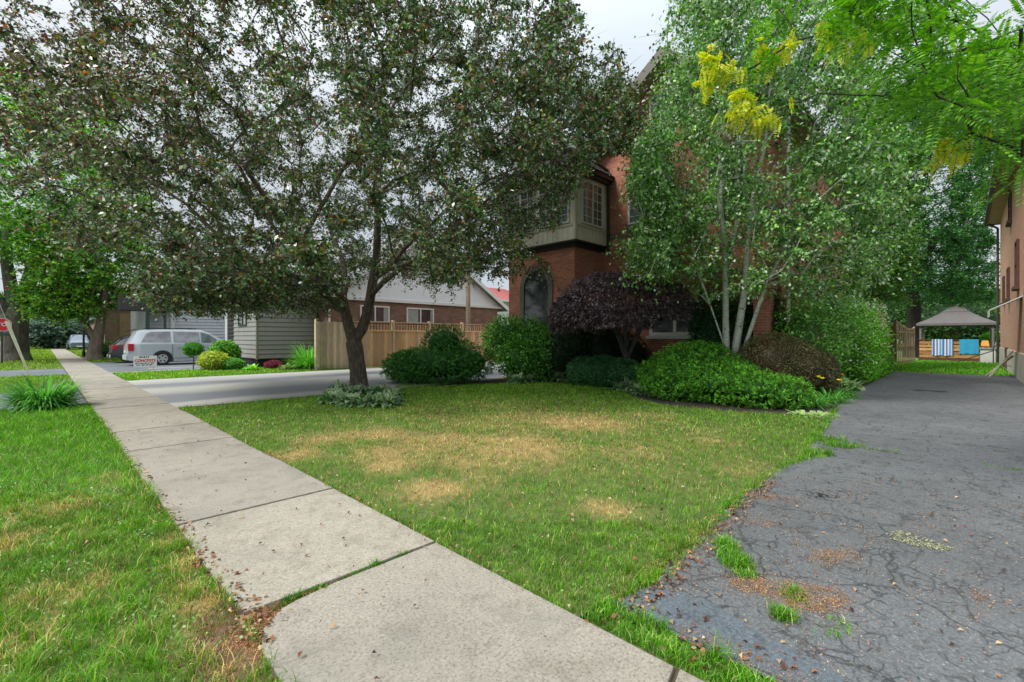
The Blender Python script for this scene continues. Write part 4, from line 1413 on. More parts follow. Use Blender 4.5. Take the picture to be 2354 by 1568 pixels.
# ---------------------------------------------------------------- fences
def board_mat(name, cs):
    m, nt, b = new_mat(name)
    uv = objvec(nt)
    sep = nt.nodes.new('ShaderNodeSeparateXYZ'); nt.links.new(uv, sep.inputs[0])
    a = nt.nodes.new('ShaderNodeAttribute'); a.attribute_name = 'Col'
    mp = nt.nodes.new('ShaderNodeMapping'); mp.inputs['Scale'].default_value = (8, 8, 0.8); nt.links.new(uv, mp.inputs['Vector'])
    g = ramp(nt, noise(nt, mp.outputs[0], 3, 6, .65, .5), [(0.3, (0.62, 0.6, 0.58)), (0.7, (1.12, 1.1, 1.05))])
    nt.links.new(mixc(nt, 1, a.outputs['Color'], g, 'MULTIPLY'), b.inputs['Base Color'])
    b.inputs['Roughness'].default_value = .8
    return m


M_BOARD = board_mat('fence board', None)


def col_attr(o, pal, per):
    me = o.data; a = me.color_attributes.new('Col', 'FLOAT_COLOR', 'POINT')
    c = None
    for i in range(len(me.vertices)):
        if i % per == 0:
            c = np.array(pal[rng.integers(len(pal))]) * (0.8 + 0.4 * rng.random())
        a.data[i].color = (*c, 1)
    return o


CED = [(0.60, 0.36, 0.16), (0.50, 0.30, 0.14), (0.44, 0.30, 0.17), (0.66, 0.42, 0.20), (0.48, 0.36, 0.23), (0.58, 0.43, 0.27)]
WEA = [(0.58, 0.48, 0.32), (0.50, 0.42, 0.28), (0.62, 0.52, 0.35)]
FN = thing('wooden_fence', (8.4, 20.1, 0), 'new cedar board fence with open lattice top along the driveway', 'fence')
mb = MB(); x = 8.35
while x < 9.95:
    mb.box(x, x + .142, 20.06, 20.085 + .012 * (int(x * 7) % 2), .03, 2.12 + .02 * rng.random()); x += .148
col_attr(mb.build('solid_panel', M_BOARD, FN), WEA, 8)
mb = MB()
while x < 22.0:
    mb.box(x, x + .142, 20.06, 20.082 + .012 * (int(x * 7) % 2), .03, 1.72); x += .148
col_attr(mb.build('boards', M_BOARD, FN), CED, 8)
mb = MB(); mb.box(9.95, 22, 20.03, 20.125, 1.72, 1.80); mb.box(9.95, 22, 20.02, 20.135, 2.14, 2.19)
k = 10.0
while k < 22:
    mb.box(k, k + .03, 20.07, 20.10, 1.80, 2.14); k += .16
for zz in (1.90, 2.02): mb.box(9.95, 22, 20.075, 20.095, zz, zz + .022)
col_attr(mb.build('lattice_top', M_BOARD, FN), WEA[:1] + CED[2:4], 8)
for px_ in (8.28, 9.9, 12.05, 14.2, 16.4, 18.6, 20.8):
    mb = MB(); mb.box(px_, px_ + .1, 20.0, 20.155, 0, 2.24); mb.box(px_ - .015, px_ + .115, 19.985, 20.17, 2.241, 2.27)
    col_attr(mb.build('post', M_BOARD, FN), WEA, 8)

FN2 = thing('side_fence', (26, 2.5, 0), 'weathered close boarded fence beside the open driveway gate', 'fence')
mb = MB(); x = 25.0
while x < 28.8:
    mb.box(x, x + .14, 2.56, 2.585, .05, 2.1 + .1 * math.sin(x)); x += .146
col_attr(mb.build('boards', M_BOARD, FN2), [(0.16, 0.135, 0.10), (0.20, 0.17, 0.125)], 8)
mb = MB(); mb.box(25.0, 28.8, 2.52, 2.559, .4, .5); mb.box(25.0, 28.8, 2.52, 2.559, 1.7, 1.8)
col_attr(mb.build('rail', M_BOARD, FN2), WEA, 8)

gA, gB = Vector((28.9, 2.45, 0)), Vector((33.3, 2.0, 0))
gt = thing('gate', gA, 'open wooden gate with spaced pickets and a dipped curved top', 'gate')
mb = MB(); n = 11; tops = []
for k in range(n + 1):
    f = k / n; p = gA.lerp(gB, f); top = 2.27 - .30 * f - .22 * math.sin(f * math.pi) ** .8 * (0.4 + f)
    tops.append(Vector((p.x, p.y, top)))
    mb.bar((p.x, p.y, .12), (p.x, p.y, top), .12 if k in (0, n) else .075, .035, up=(0, 1, 0))
col_attr(mb.build('picket', M_BOARD, gt), WEA, 8)
mb = MB()
for a, b in zip(tops, tops[1:]): mb.bar(a, b, .05, .08)
for zz in (.22, 1.0, 1.72): mb.bar((gA.x, gA.y + .03, zz), (gB.x, gB.y + .03, zz - .02), .05, .10)
col_attr(mb.build('rail', M_BOARD, gt), WEA, 8)
mb = MB(); mb.box(28.7, 28.86, 2.38, 2.54, 0, 2.3); col_attr(mb.build('post', M_BOARD, gt), [(0.2, .17, .12)], 8)

# ---------------------------------------------------------------- gazebo and back yard
GZ = thing('gazebo', (41, .5, 0), 'grey canopied garden gazebo at the end of the driveway', 'gazebo')
gx0, gx1, gy0, gy1, gz = 39.6, 43.2, -1.35, 2.3, 2.32
mb = MB(); cxg, cyg = (gx0 + gx1) / 2, (gy0 + gy1) / 2
c4 = [(gx0, gy0), (gx1, gy0), (gx1, gy1), (gx0, gy1)]
for (a, b) in zip(c4, c4[1:] + c4[:1]):
    ta = (cxg + (a[0] - cxg) * .3, cyg + (a[1] - cyg) * .3, 3.12); tb = (cxg + (b[0] - cxg) * .3, cyg + (b[1] - cyg) * .3, 3.12)
    m1 = (cxg + (a[0] - cxg) * .62, cyg + (a[1] - cyg) * .62, 2.70); m2 = (cxg + (b[0] - cxg) * .62, cyg + (b[1] - cyg) * .62, 2.70)
    mb.face([(*a, gz), (*b, gz), m2, m1]); mb.face([m1, m2, tb, ta]); mb.face([(*a, gz - .14), (*b, gz - .14), (*b, gz), (*a, gz)])
M_CANV = plain('grey canopy', (0.15, 0.14, 0.14), .8, .1)
mb.build('canopy', M_CANV, GZ)
mb = MB()
for (a, b) in zip(c4, c4[1:] + c4[:1]):
    f = .36
    A = (cxg + (a[0] - cxg) * f, cyg + (a[1] - cyg) * f, 3.10); B = (cxg + (b[0] - cxg) * f, cyg + (b[1] - cyg) * f, 3.10)
    mb.face([A, B, (cxg, cyg, 3.48)]); mb.face([(A[0], A[1], 3.02), (B[0], B[1], 3.02), B, A])
mb.build('vent_top', M_CANV, GZ)
M_POST = plain('gazebo frame', (0.17, 0.15, 0.15), .6)
for a in ((gx0 + .2, gy0 + .2), (gx1 - .2, gy0 + .2), (gx1 - .2, gy1 - .2), (gx0 + .2, gy1 - .2)):
    mb = MB(); mb.box(a[0] - .05, a[0] + .05, a[1] - .05, a[1] + .05, 0, 2.3)
    s1 = 1 if a[1] < cyg else -1
    mb.bar((a[0], a[1], 1.9), (a[0], a[1] + .4 * s1, 2.25), .05)
    mb.build('post', M_POST, GZ)
mb = MB(); mb.box(gx0 + .1, gx0 + .16, gy0 + .15, gy1 - .15, 2.16, 2.24); mb.build('beam', M_POST, GZ); mb = MB(); mb.box(gx1 - .16, gx1 - .1, gy0 + .15, gy1 - .15, 2.16, 2.24); mb.build('beam', M_POST, GZ)

DK = thing('deck_railing', (38, .7, 0), 'low orange stained board railing under the gazebo', 'railing')
mb = MB()
for k in range(5):
    mb.box(38.0, 38.03, -.55, 2.05, .22 + k * .205, .22 + k * .205 + .15)
col_attr(mb.build('boards', M_BOARD, DK), [(0.52, 0.27, 0.09), (0.45, 0.21, 0.07), (0.60, 0.34, 0.12)], 8)
for yy in (-.55, .2, 1.1, 1.98):
    mb = MB(); mb.box(38.031, 38.11, yy, yy + .09, 0, 1.26); mb.build('post', plain('redwood post', (0.12, 0.035, 0.025), .7), DK)
mb = MB(); mb.box(37.97, 38.12, -.58, 2.1, 1.261, 1.30); mb.box(37.99, 38.10, -.55, 2.1, .04, .2); mb.build('rail', MATS['redwood post'], DK)

def towel(name, y0, y1, zb, label, m):
    mb = MB(); n = 14
    for k in range(n):
        a, b = y0 + (y1 - y0) * k / n, y0 + (y1 - y0) * (k + 1) / n
        wx = lambda y, z: 37.93 - .02 * math.sin(y * 17) * (1.3 - z)
        zs = [1.315, 1.0, .7, zb + .02 * math.sin(k)]
        for z0_, z1_ in zip(zs, zs[1:]):
            mb.face([(wx(b, z0_), b, z0_), (wx(a, z0_), a, z0_), (wx(a, z1_), a, z1_), (wx(b, z1_), b, z1_)])
            mb.face([(wx(a, z0_) + .012, a, z0_), (wx(b, z0_) + .012, b, z0_), (wx(b, z1_) + .012, b, z1_), (wx(a, z1_) + .012, a, z1_)])
        mb.face([(37.93, a, 1.315), (37.93, b, 1.315), (38.15, b, 1.318), (38.15, a, 1.318)])
        mb.face([(38.15, a, 1.318), (38.15, b, 1.318), (38.16, b, 1.05), (38.16, a, 1.05)])
    o = mb.build(name, m); tag(o, label, 'towel'); return o


m, nt, b = new_mat('striped towel')
v = objvec(nt); sp = nt.nodes.new('ShaderNodeSeparateXYZ'); nt.links.new(v, sp.inputs[0])
mm = nt.nodes.new('ShaderNodeMath'); mm.operation = 'MULTIPLY'; mm.inputs[1].default_value = 2.35; nt.links.new(sp.outputs['Y'], mm.inputs[0])
fr_ = nt.nodes.new('ShaderNodeMath'); fr_.operation = 'FRACT'; nt.links.new(mm.outputs[0], fr_.inputs[0])
r_ = ramp(nt, fr_.outputs[0], [(0, (0.62, 0.68, 0.74)), (.16, (0.06, 0.16, 0.42)), (.38, (0.45, 0.58, 0.72)), (.5, (0.10, 0.35, 0.60)), (.68, (0.66, 0.66, 0.74)), (.84, (0.10, 0.13, 0.33))])
nt.nodes[-1].color_ramp.interpolation = 'CONSTANT' if hasattr(nt.nodes[-1], 'color_ramp') else None
nt.links.new(r_, b.inputs['Base Color']); b.inputs['Roughness'].default_value = .9
towel('towel', .55, 1.48, .34, 'blue and white striped towel hanging on the deck railing', m)
towel('towel', -.52, .28, .48, 'plain turquoise towel hanging on the deck railing', plain('turquoise cloth', (0.03, 0.33, 0.55), .9, .1, 5))

TB = thing('white_planter_box', (37.3, -.75, 0), 'white low box at the corner of the right hand house', 'box')
mb = MB(); mb.box(36.4, 37.9, -1.15, -.58, .02, .78); mb.build('side_panel', M_TRIM, TB)
mb = MB(); mb.box(36.35, 37.95, -1.2, -.54, .781, .84); mb.build('lid', plain('lid grey', (0.3, 0.3, 0.3), .6), TB)
HR = thing('handrail', (36.6, -.3, 0), 'dark sloping handrail in front of the white box', 'handrail')
mb = MB(); mb.bar((36.2, .35, .05), (35.9, -1.05, .72), .05, sides=8); mb.bar((35.9, -1.05, 0), (35.9, -1.05, .95), .05, sides=8)
mb.build('rail', plain('dark metal', (0.03, 0.03, 0.032), .4), HR)
YT = thing('garden_chair', (38.6, -.85, .84), 'small yellow and orange chair on the deck', 'chair')
mb = MB(); mb.box(38.35, 38.75, -.98, -.62, .90, .95)
mb.hexa([(38.72, -.98, .95), (38.76, -.98, .95), (38.76, -.62, .95), (38.72, -.62, .95), (38.8, -.93, 1.25), (38.84, -.93, 1.25), (38.84, -.67, 1.25), (38.8, -.67, 1.25)])
for a in ((38.37, -.96), (38.37, -.66), (38.7, -.96), (38.7, -.66)): mb.box(a[0], a[0] + .03, a[1], a[1] + .03, .02, .9)
mb.build('frame', plain('yellow paint', (0.62, 0.30, 0.03), .5), YT)
# ================================================================== street things
M_METAL = plain('galvanised', (0.35, 0.36, 0.36), .45, .1, metal=.6)
M_BLACK = plain('black paint', (0.02, 0.022, 0.024), .45)

# utility pole
UP = thing('utility_pole', (17.6, 20.9, 0), 'pale wooden utility pole behind the fence by the bungalow', 'pole')
mb = MB(); mb.bar((17.6, 20.9, 0), (17.55, 20.9, 9.5), .30, sides=14, w2=.22); mb.build('pole', plain('pole wood', (0.30, 0.24, 0.17), .9, .2, 4, fine=.3), UP)
mb = MB(); mb.bar((16.6, 20.9, 8.9), (18.5, 20.9, 8.9), .12, .1); mb.build('crossarm', MATS['pole wood'], UP)

# leaning guy wire with its guard, left verge
gb = Vector((*G(69, 866), 0)); gtp = gb + Vector((-.66 * .9, .25, 2.05))
GW = thing('guy_wire', gb, 'pale yellow plastic guard on a leaning guy wire behind the daylily clump', 'guy wire')
mb = MB()
dv = (gtp - gb).normalized(); sd = dv.cross(Vector((FW[0], FW[1], 0))).normalized()
mb.bar(gb, gb + dv * 2.12, .09, .05, sides=10, w2=.17)
mb.build('guard', plain('guard plastic', (0.56, 0.54, 0.36), .5, .1), GW)
mb = MB(); mb.bar(gb + dv * 2.0, gb + dv * 11, .022, sides=6); mb.build('cable', M_METAL, GW)

# stop sign
st = Vector((-1.50, 37.0, 0))
SS = thing('stop_sign', st, 'red octagonal stop sign on a dark post by the large tree', 'stop sign')
mb = MB(); mb.box(st.x - .035, st.x + .035, st.y - .025, st.y + .025, 0, 2.45); mb.build('post', M_BLACK, SS)
cdir = Vector((-st.x, -st.y, 0)).normalized(); sdir = Vector((0, 0, 1)).cross(cdir).normalized()
cc = Vector((st.x, st.y, 2.12)) + cdir * .04
mb = MB(); r8 = .38
ring = [cc + sdir * r8 * math.cos(R(22.5 + 45 * k)) + Vector((0, 0, 1)) * r8 * math.sin(R(22.5 + 45 * k)) for k in range(8)]
mb.face(ring); mb.face([p - cdir * .012 for p in reversed(ring)])
for k in range(8): mb.face([ring[k] - cdir * .012, ring[(k + 1) % 8] - cdir * .012, ring[(k + 1) % 8], ring[k]])
mb.build('plate', plain('white border', (0.7, 0.68, 0.66), .4), SS)
mb = MB(); ring = [cc + cdir * .004 + (p - cc) * .93 for p in ring]; mb.face(ring)
mb.build('face', plain('sign red', (0.55, 0.02, 0.03), .4, .05), SS)


def text(body, size, loc, xdir, ndir, mat, parent, name='lettering', sx=1.0, spacing=1.0, bold=0.0):
    cu = bpy.data.curves.new(name, 'FONT'); cu.body = body; cu.size = size; cu.align_x = 'CENTER'; cu.align_y = 'CENTER'
    cu.extrude = 0.002; cu.offset = bold; cu.space_character = spacing
    tmp = bpy.data.objects.new('tmp', cu); COL.objects.link(tmp)
    dg = bpy.context.evaluated_depsgraph_get()
    me = bpy.data.meshes.new_from_object(tmp.evaluated_get(dg))
    COL.objects.unlink(tmp); bpy.data.objects.remove(tmp)
    o0 = org(parent); xd = Vector(xdir).normalized(); nd = Vector(ndir).normalized(); yd = nd.cross(xd)
    for v_ in me.vertices:
        p = Vector(loc) + xd * v_.co.x * sx + yd * v_.co.y + nd * v_.co.z
        v_.co = p - o0
    me.name = name
    return link(name, me, mat, parent)


M_SIGNW = plain('sign white', (0.78, 0.78, 0.76), .5, .03)
M_SIGNR = plain('sign print red', (0.60, 0.02, 0.05), .5, .05)
M_SIGNK = plain('sign print dark', (0.03, 0.05, 0.06), .5, .05)
text('STOP', .26, cc + cdir * .007, sdir, cdir, MATS['white border'], SS, bold=.006)

# street name bracket above/below sign
mb = MB(); mb.box(st.x - .30, st.x + .30, st.y - .06, st.y - .03, 1.52, 1.66); mb.build('lower_plate', M_GRN, SS)

# contractor's yard sign
ys_ = Vector((*G(334, 852), 0))
YS = thing('yard_sign', ys_, 'white contractor yard sign with red word CONCRETE on wire legs beside the minivan', 'sign')
nd = Vector((-ys_.x, -ys_.y, 0)).normalized(); xd = Vector((0, 0, 1)).cross(nd).normalized()
w_, z0_, z1_ = .40, .17, .64
p = lambda u, z, n=0: ys_ + xd * u + Vector((0, 0, z)) + nd * n
mb = MB(); mb.hexa([p(-w_, z0_, -.008), p(w_, z0_, -.008), p(w_, z0_, 0), p(-w_, z0_, 0), p(-w_, z1_, -.008), p(w_, z1_, -.008), p(w_, z1_, 0), p(-w_, z1_, 0)])
mb.build('board', M_SIGNW, YS)
mb = MB()
for u in (-.28, .28): mb.bar(p(u, 0, -.012), p(u, .5, -.012), .012, sides=6)
mb.bar(p(-.28, .10, -.012), p(.28, .10, -.012), .012, sides=6); mb.build('wire_leg', M_METAL, YS)
text('CONCRETE', .16, p(0, .43, .003), xd, nd, M_SIGNR, YS, sx=.85, bold=.006)
mb = MB()      # the other lines are too small to read in the photo: short strokes
for z_, hh_, runs in ((.585, .035, ((-.20, -.15), (-.13, -.09), (-.06, .0), (.03, .07), (.10, .13))), (.32, .02, ((-.34, -.28), (-.26, -.2), (-.17, -.06), (-.03, .05), (.08, .14), (.18, .3))),
                      (.245, .02, ((-.3, -.24), (-.22, -.18), (-.13, -.02), (.02, .1), (.13, .24)))):
    for a_, b_ in runs:
        mb.face([p(a_, z_ - hh_, .003), p(b_, z_ - hh_, .003), p(b_, z_ + hh_, .003), p(a_, z_ + hh_, .003)])
mb.build('small_print', M_SIGNK, YS)

# black lamp post near the second tree
LP = Vector((2.05, 44.0, 0))
lp = thing('lamp_post', LP, 'thin black post on the grass beyond the second street tree', 'post')
mb = MB(); mb.bar(LP, LP + Vector((0, 0, 1.9)), .13, sides=10); mb.bar(LP, LP + Vector((0, 0, .45)), .2, sides=10); mb.build('post', M_BLACK, lp)
mb = MB(); mb.bar(LP + Vector((0, 0, 1.9)), LP + Vector((0, 0, 2.2)), .2, sides=8, w2=.28); mb.build('lantern', M_GLASSD, lp)


# ================================================================== vehicles
def car(name, loc, ang, label, cat, L, W, prof, paint, wheel_x, wr, lamps, glass_spans, rear, windsh, low=0.24, extras=True, nose=None):
    """prof: list of (x, z_belt, z_roof, half_width_roof) from the tail (x=0) to the nose (x=L)"""
    root = thing(name, loc, label, cat)
    c, s = math.cos(ang), math.sin(ang)
    o0 = ORG[root.name]

    def T(x, y, z): return (loc[0] + c * x - s * y, loc[1] + s * x + c * y, z)
    hw = W / 2
    rows = []
    for x, zb, zr, rw in prof:
        e = min(1.0, (0.80 + x / .55 * .2) if x < .55 else 1.0, (0.74 + (L - x) / .7 * .26) if L - x < .7 else 1.0)
        w = hw * e
        lo = low + (.10 if x < .2 or x > L - .25 else 0)
        rows.append([(x, 0, lo), (x, w * .92, lo), (x, w * .985, lo + .12), (x, w, (lo + zb) * .52), (x, w * .975, zb - .08), (x, w * .95, zb),
                     (x, max(rw, 0.0) + .02, zr - .05), (x, max(rw - .10, 0), zr), (x, 0, zr + .015)])
    V = []; Q = []
    k = len(rows[0])
    for sgn in (1, -1):
        b0 = len(V)
        for r in rows: V += [T(x, sgn * y, z) for x, y, z in r]
        for i in range(len(rows) - 1):
            for j in range(k - 1):
                a = b0 + i * k + j
                q = [a, a + 1, a + k + 1, a + k]
                Q.append(q if sgn < 0 else q[::-1])
        for i in (0, len(rows) - 1):      # end caps
            for j in range(k // 2):
                a = b0 + i * k
                q = [a + j, a + j + 1, a + k - 2 - j, a + k - 1 - j]
                if len(set(q)) == 4: Q.append(q)
    body = np_mesh('body', np.array(V), np.array(Q), paint, root, smooth=False)
    m_ = body.modifiers.new('weld', 'WELD'); m_.merge_threshold = .002
    m_ = body.modifiers.new('bevel', 'BEVEL'); m_.width = .03; m_.segments = 3; m_.angle_limit = R(22)
    body.data.shade_smooth()
    m_ = body.modifiers.new('wn', 'WEIGHTED_NORMAL')

    def at(x, f):
        """point of the cabin side at fraction f between belt and roof"""
        for p0, p1 in zip(prof, prof[1:]):
            if p0[0] <= x <= p1[0] + 1e-6:
                t = (x - p0[0]) / max(p1[0] - p0[0], 1e-6)
                zb, zr, rw = [p0[q] + (p1[q] - p0[q]) * t for q in (1, 2, 3)]
                break
        e = min(1.0, (0.80 + x / .55 * .2) if x < .55 else 1.0)
        y0, y1 = hw * .95 * e, rw + .02
        return y0 + (y1 - y0) * f, zb + (zr - .05 - zb) * f
    for sgn in (1, -1):
        for spans, gm in glass_spans:
            mb = MB(); pts = []
            for x, f in spans:
                y, z = at(x, f); pts.append(T(x, sgn * (y + .012), z))
            mb.face(pts if sgn > 0 else pts[::-1])
            mb.build('side_window', gm, root)
    # windscreen and rear window
    for nm, (xa, za, ya, xb, zb_, yb), off in (('rear_window', rear, -.012), ('windscreen', windsh, .012)):
        mb = MB(); mb.face([T(xa + off, -ya, za), T(xa + off, ya, za), T(xb + off, yb, zb_), T(xb + off, -yb, zb_)][::(-1 if off < 0 else 1)])
        mb.build(nm, M_GLASSD, root)
    for (x0, x1, y0, y1, z0, z1, m, nm) in lamps:
        for sgn in (1, -1):
            mb = MB(); ya, yb = sorted((sgn * y0, sgn * y1))
            mb.hexa([T(x0, ya, z0), T(x1, ya, z0), T(x1, yb, z0), T(x0, yb, z0), T(x0, ya, z1), T(x1, ya, z1), T(x1, yb, z1), T(x0, yb, z1)])
            mb.build(nm, m, root, bevel=.015)
    for wx in wheel_x:
        for sgn in (1, -1):
            mb = MB()
            a, b = T(wx, sgn * (hw - .20), wr), T(wx, sgn * (hw + .005), wr)
            # arch lip and dark well
            n = 16; rr = wr + .075
            for q in range(n):
                a0 = -.25 + q * (math.pi + .5) / n; a1 = -.25 + (q + 1) * (math.pi + .5) / n
                P0 = lambda a_, r_, y_: T(wx + r_ * math.cos(a_), sgn * y_, max(wr + r_ * math.sin(a_), low + .02))
                mb.hexa([P0(a0, 0.02, hw - .03), P0(a1, .02, hw - .03), P0(a1, rr, hw - .03), P0(a0, rr, hw - .03),
                         P0(a0, .02, hw + .004), P0(a1, .02, hw + .004), P0(a1, rr, hw + .004), P0(a0, rr, hw + .004)])
            mb.build('wheel_arch', M_BLACK, root)
            mb = MB(); mb.bar(a, T(wx, sgn * (hw + .012), wr), 2 * wr, sides=28)
            wl = mb.build('wheel', plain('rubber', (0.018, 0.018, 0.019), .8), root, bevel=.02)
            mb = MB(); r1 = wr * .64
            mb.bar(T(wx, sgn * (hw + .005), wr), T(wx, sgn * (hw + .018), wr), 2 * r1, sides=24)
            mb.build('rim', plain('alloy', (0.55, 0.56, 0.56), .35, metal=.5), wl)
            mb = MB()
            for q in range(5):
                a0 = q * 2 * math.pi / 5 + .3
                ct = (wx + r1 * .62 * math.cos(a0), wr + r1 * .62 * math.sin(a0))
                mb.bar(T(ct[0], sgn * (hw + .0175), ct[1]), T(ct[0], sgn * (hw + .021), ct[1]), r1 * .38, sides=10)
            mb.build('rim_opening', M_BLACK, wl)
    root['_T'] = 0; del root['_T']
    return root, T, hw


def metal_paint(name, c):
    m, nt, b = new_mat(name)
    b.inputs['Base Color'].default_value = (*c, 1); b.inputs['Metallic'].default_value = .25
    b.inputs['Roughness'].default_value = .32; b.inputs['Coat Weight'].default_value = .6; b.inputs['Coat Roughness'].default_value = .08
    return m


M_TINT = glass('tinted glass', (0.17, 0.175, 0.185), .08)
M_CLEAR = glass('greenish glass', (0.16, 0.22, 0.21), .05)
M_TAIL = plain('tail lamp red', (0.45, 0.01, 0.03), .2)
M_HEAD = plain('head lamp', (0.55, 0.58, 0.6), .15)
VAN_P = [(0.0, .62, .64, .60), (.03, 1.02, 1.04, .66), (.10, 1.12, 1.20, .70), (.38, 1.14, 1.72, .66), (.55, 1.14, 1.80, .66), (1.2, 1.14, 1.85, .67), (2.4, 1.13, 1.86, .68), (3.1, 1.12, 1.82, .68),
         (3.55, 1.10, 1.68, .67), (4.15, 1.06, 1.26, .70), (4.45, 1.02, 1.08, .76), (4.9, .88, .93, .72), (5.1, .60, .64, .68)]
van_r, T, hw = car('minivan', (2.95, 30.3, 0), 0.0, 'silver minivan parked side on in the second driveway', 'minivan', 5.1, 1.96, VAN_P,
                   metal_paint('silver paint', (0.48, 0.52, 0.55)), (1.38, 4.15), .35,
                   [(.02, .24, .70, .93, .76, 1.12, M_TAIL, 'taillight'), (4.82, 5.02, .5, .8, .66, .82, M_HEAD, 'headlight')],
                   [([(.52, .06), (1.75, .06), (1.75, .90), (.95, .90), (.72, .75)], M_TINT), ([(1.85, .06), (3.0, .06), (3.0, .90), (1.85, .90)], M_TINT),
                    ([(3.08, .06), (4.05, .1), (3.62, .80), (3.45, .88), (3.08, .90)], M_CLEAR)],
                   (.115, 1.16, .66, .36, 1.66, .60), (4.1, 1.2, .68, 3.6, 1.64, .62))
M_VP = bpy.data.materials['silver paint']
mb = MB()
for x in (1.80, 3.04): mb.bar(T(x, -hw - .001, .34), T(x, -hw - .001, 1.08), .014, .012)
mb.bar(T(.4, -hw - .001, .36), T(4.8, -hw - .001, .36), .012, .015)
mb.build('door_seam', M_BLACK, van_r)
mb = MB(); mb.bar(T(1.85, -hw - .012, .27), T(3.72, -hw - .012, .27), .04, .14); mb.bar(T(.02, -hw * .78, .42), T(.02, hw * .78, .42), .12, .22)
mb.bar(T(.03, -hw * .80, .42), T(.55, -hw - .01, .42), .05, .22); mb.build('bumper', plain('silver trim', (0.42, 0.45, 0.47), .4), van_r)
for x in (2.0, 3.2):
    mb = MB(); mb.bar(T(x, -hw - .03, .95), T(x + .2, -hw - .03, .95), .03, .035); mb.build('door_handle', M_VP, van_r)
mb = MB(); mb.hexa([T(3.75, -hw - .22, 1.08), T(3.9, -hw - .22, 1.08), T(3.9, -hw + .02, 1.08), T(3.75, -hw + .02, 1.08), T(3.76, -hw - .22, 1.26), T(3.88, -hw - .22, 1.26), T(3.88, -hw + .02, 1.24), T(3.76, -hw + .02, 1.24)])
mb.build('wing_mirror', M_VP, van_r, bevel=.02)
mb = MB(); mb.bar(T(.03, -.55, 1.73), T(.45, -.5, 1.86), .03, .02); mb.bar(T(.03, .55, 1.73), T(.45, .5, 1.86), .03, .02)
for sg in (-1, 1): mb.bar(T(.8, sg * .58, 1.90), T(2.9, sg * .58, 1.90), .04, .03)
mb.build('roof_rail', M_BLACK, van_r)
mb = MB(); mb.bar(T(-.03, 0, .72), T(.0, 0, .72), .01); mb.hexa([T(-.02, -.2, .66), T(0, -.2, .66), T(0, .2, .66), T(-.02, .2, .66), T(-.02, -.2, .78), T(0, -.2, .78), T(0, .2, .78), T(-.02, .2, .78)])
mb.build('number_plate', M_SIGNW, van_r)

SUV_P = [(0.0, .60, .62, .58), (.04, .92, .95, .62), (.16, 1.02, 1.06, .62), (.50, 1.05, 1.38, .58), (.75, 1.05, 1.50, .56), (1.6, 1.03, 1.56, .58), (2.6, 1.0, 1.50, .58), (3.3, .98, 1.12, .64), (3.9, .88, .93, .64), (4.3, .6, .64, .6)]
suv, T, hw = car('hatchback', (2.65, 34.0, 0), 0.0, 'dark grey hatchback parked just behind the silver minivan', 'car', 4.3, 1.82, SUV_P,
                 metal_paint('dark paint', (0.035, 0.038, 0.045)), (.85, 3.4), .33,
                 [(.03, .30, .55, .86, .80, 1.0, M_TAIL, 'taillight'), (4.0, 4.25, .45, .75, .62, .76, M_HEAD, 'headlight')],
                 [([(.62, .1), (1.6, .1), (1.6, .88), (.9, .85)], M_TINT), ([(1.68, .1), (2.9, .1), (2.45, .85), (1.68, .9)], M_TINT)],
                 (.17, 1.06, .56, .52, 1.36, .50), (3.2, 1.12, .58, 2.7, 1.46, .50))
mb = MB(); mb.bar(T(-.01, -.62, .45), T(-.01, .62, .45), .06, .26); mb.build('bumper', M_BLACK, suv)
mb = MB(); mb.bar(T(.42, -.55, 1.44), T(.70, -.55, 1.55), .05, .03); mb.bar(T(.42, -.55, 1.44), T(.42, .55, 1.44), .16, .04); mb.build('spoiler', M_BLACK, suv)
mb = MB(); mb.disc(T(-.05, -.66, .38), (1, 0, 0), .10, .04); mb.disc(T(-.05, .66, .38), (1, 0, 0), .10, .04); mb.build('exhaust', plain('alloy', (0.55,) * 3), suv) if False else mb.build('exhaust', MATS['alloy'], suv)

PK_P = [(0.0, .60, .9, .62), (.1, .95, 1.0, .66), (.5, 1.0, 1.62, .6), (1.2, 1.0, 1.72, .62), (2.6, 1.0, 1.70, .62), (3.3, 1.0, 1.15, .68), (4.2, .95, 1.02, .72), (4.6, .6, .85, .68)]
fx, fy = 2.9, 69.0
fc, T, hw = car('parked_car', (fx, fy + 4.6, 0), -R(90), 'distant blue grey car facing the camera near the end of the pavement', 'car', 4.6, 1.9, PK_P,
                metal_paint('blue grey paint', (0.16, 0.20, 0.24)), (.9, 3.7), .36,
                [(4.35, 4.52, .52, .82, .68, .84, M_HEAD, 'headlight')],
                [([(.7, .1), (1.6, .1), (1.6, .88), (.9, .85)], M_TINT), ([(1.68, .1), (2.9, .1), (2.6, .85), (1.68, .9)], M_TINT)],
                (.12, 1.02, .56, .48, 1.55, .50), (3.28, 1.14, .64, 2.65, 1.66, .56))
mb = MB(); mb.bar(T(4.56, -.45, .66), T(4.56, .45, .66), .05, .2); mb.build('grille', M_BLACK, fc)
mb = MB(); mb.bar(T(4.60, -.25, .45), T(4.60, .25, .45), .02, .12); mb.build('number_plate', M_SIGNW, fc)
# ================================================================== trees
F_DARK = foliage('crab apple leaf', 0.30, 0.28, 0.9)
F_BIRCH = foliage('birch leaf', 0.35, 0.30, 0.6)
F_GREEN = foliage('green leaf', 0.42, 0.35, 0.5)
F_CON = foliage('conifer spray', 0.6, 0.12, 0.25)
F_PURP = foliage('purple leaf', 0.4, 0.12, 0.45)

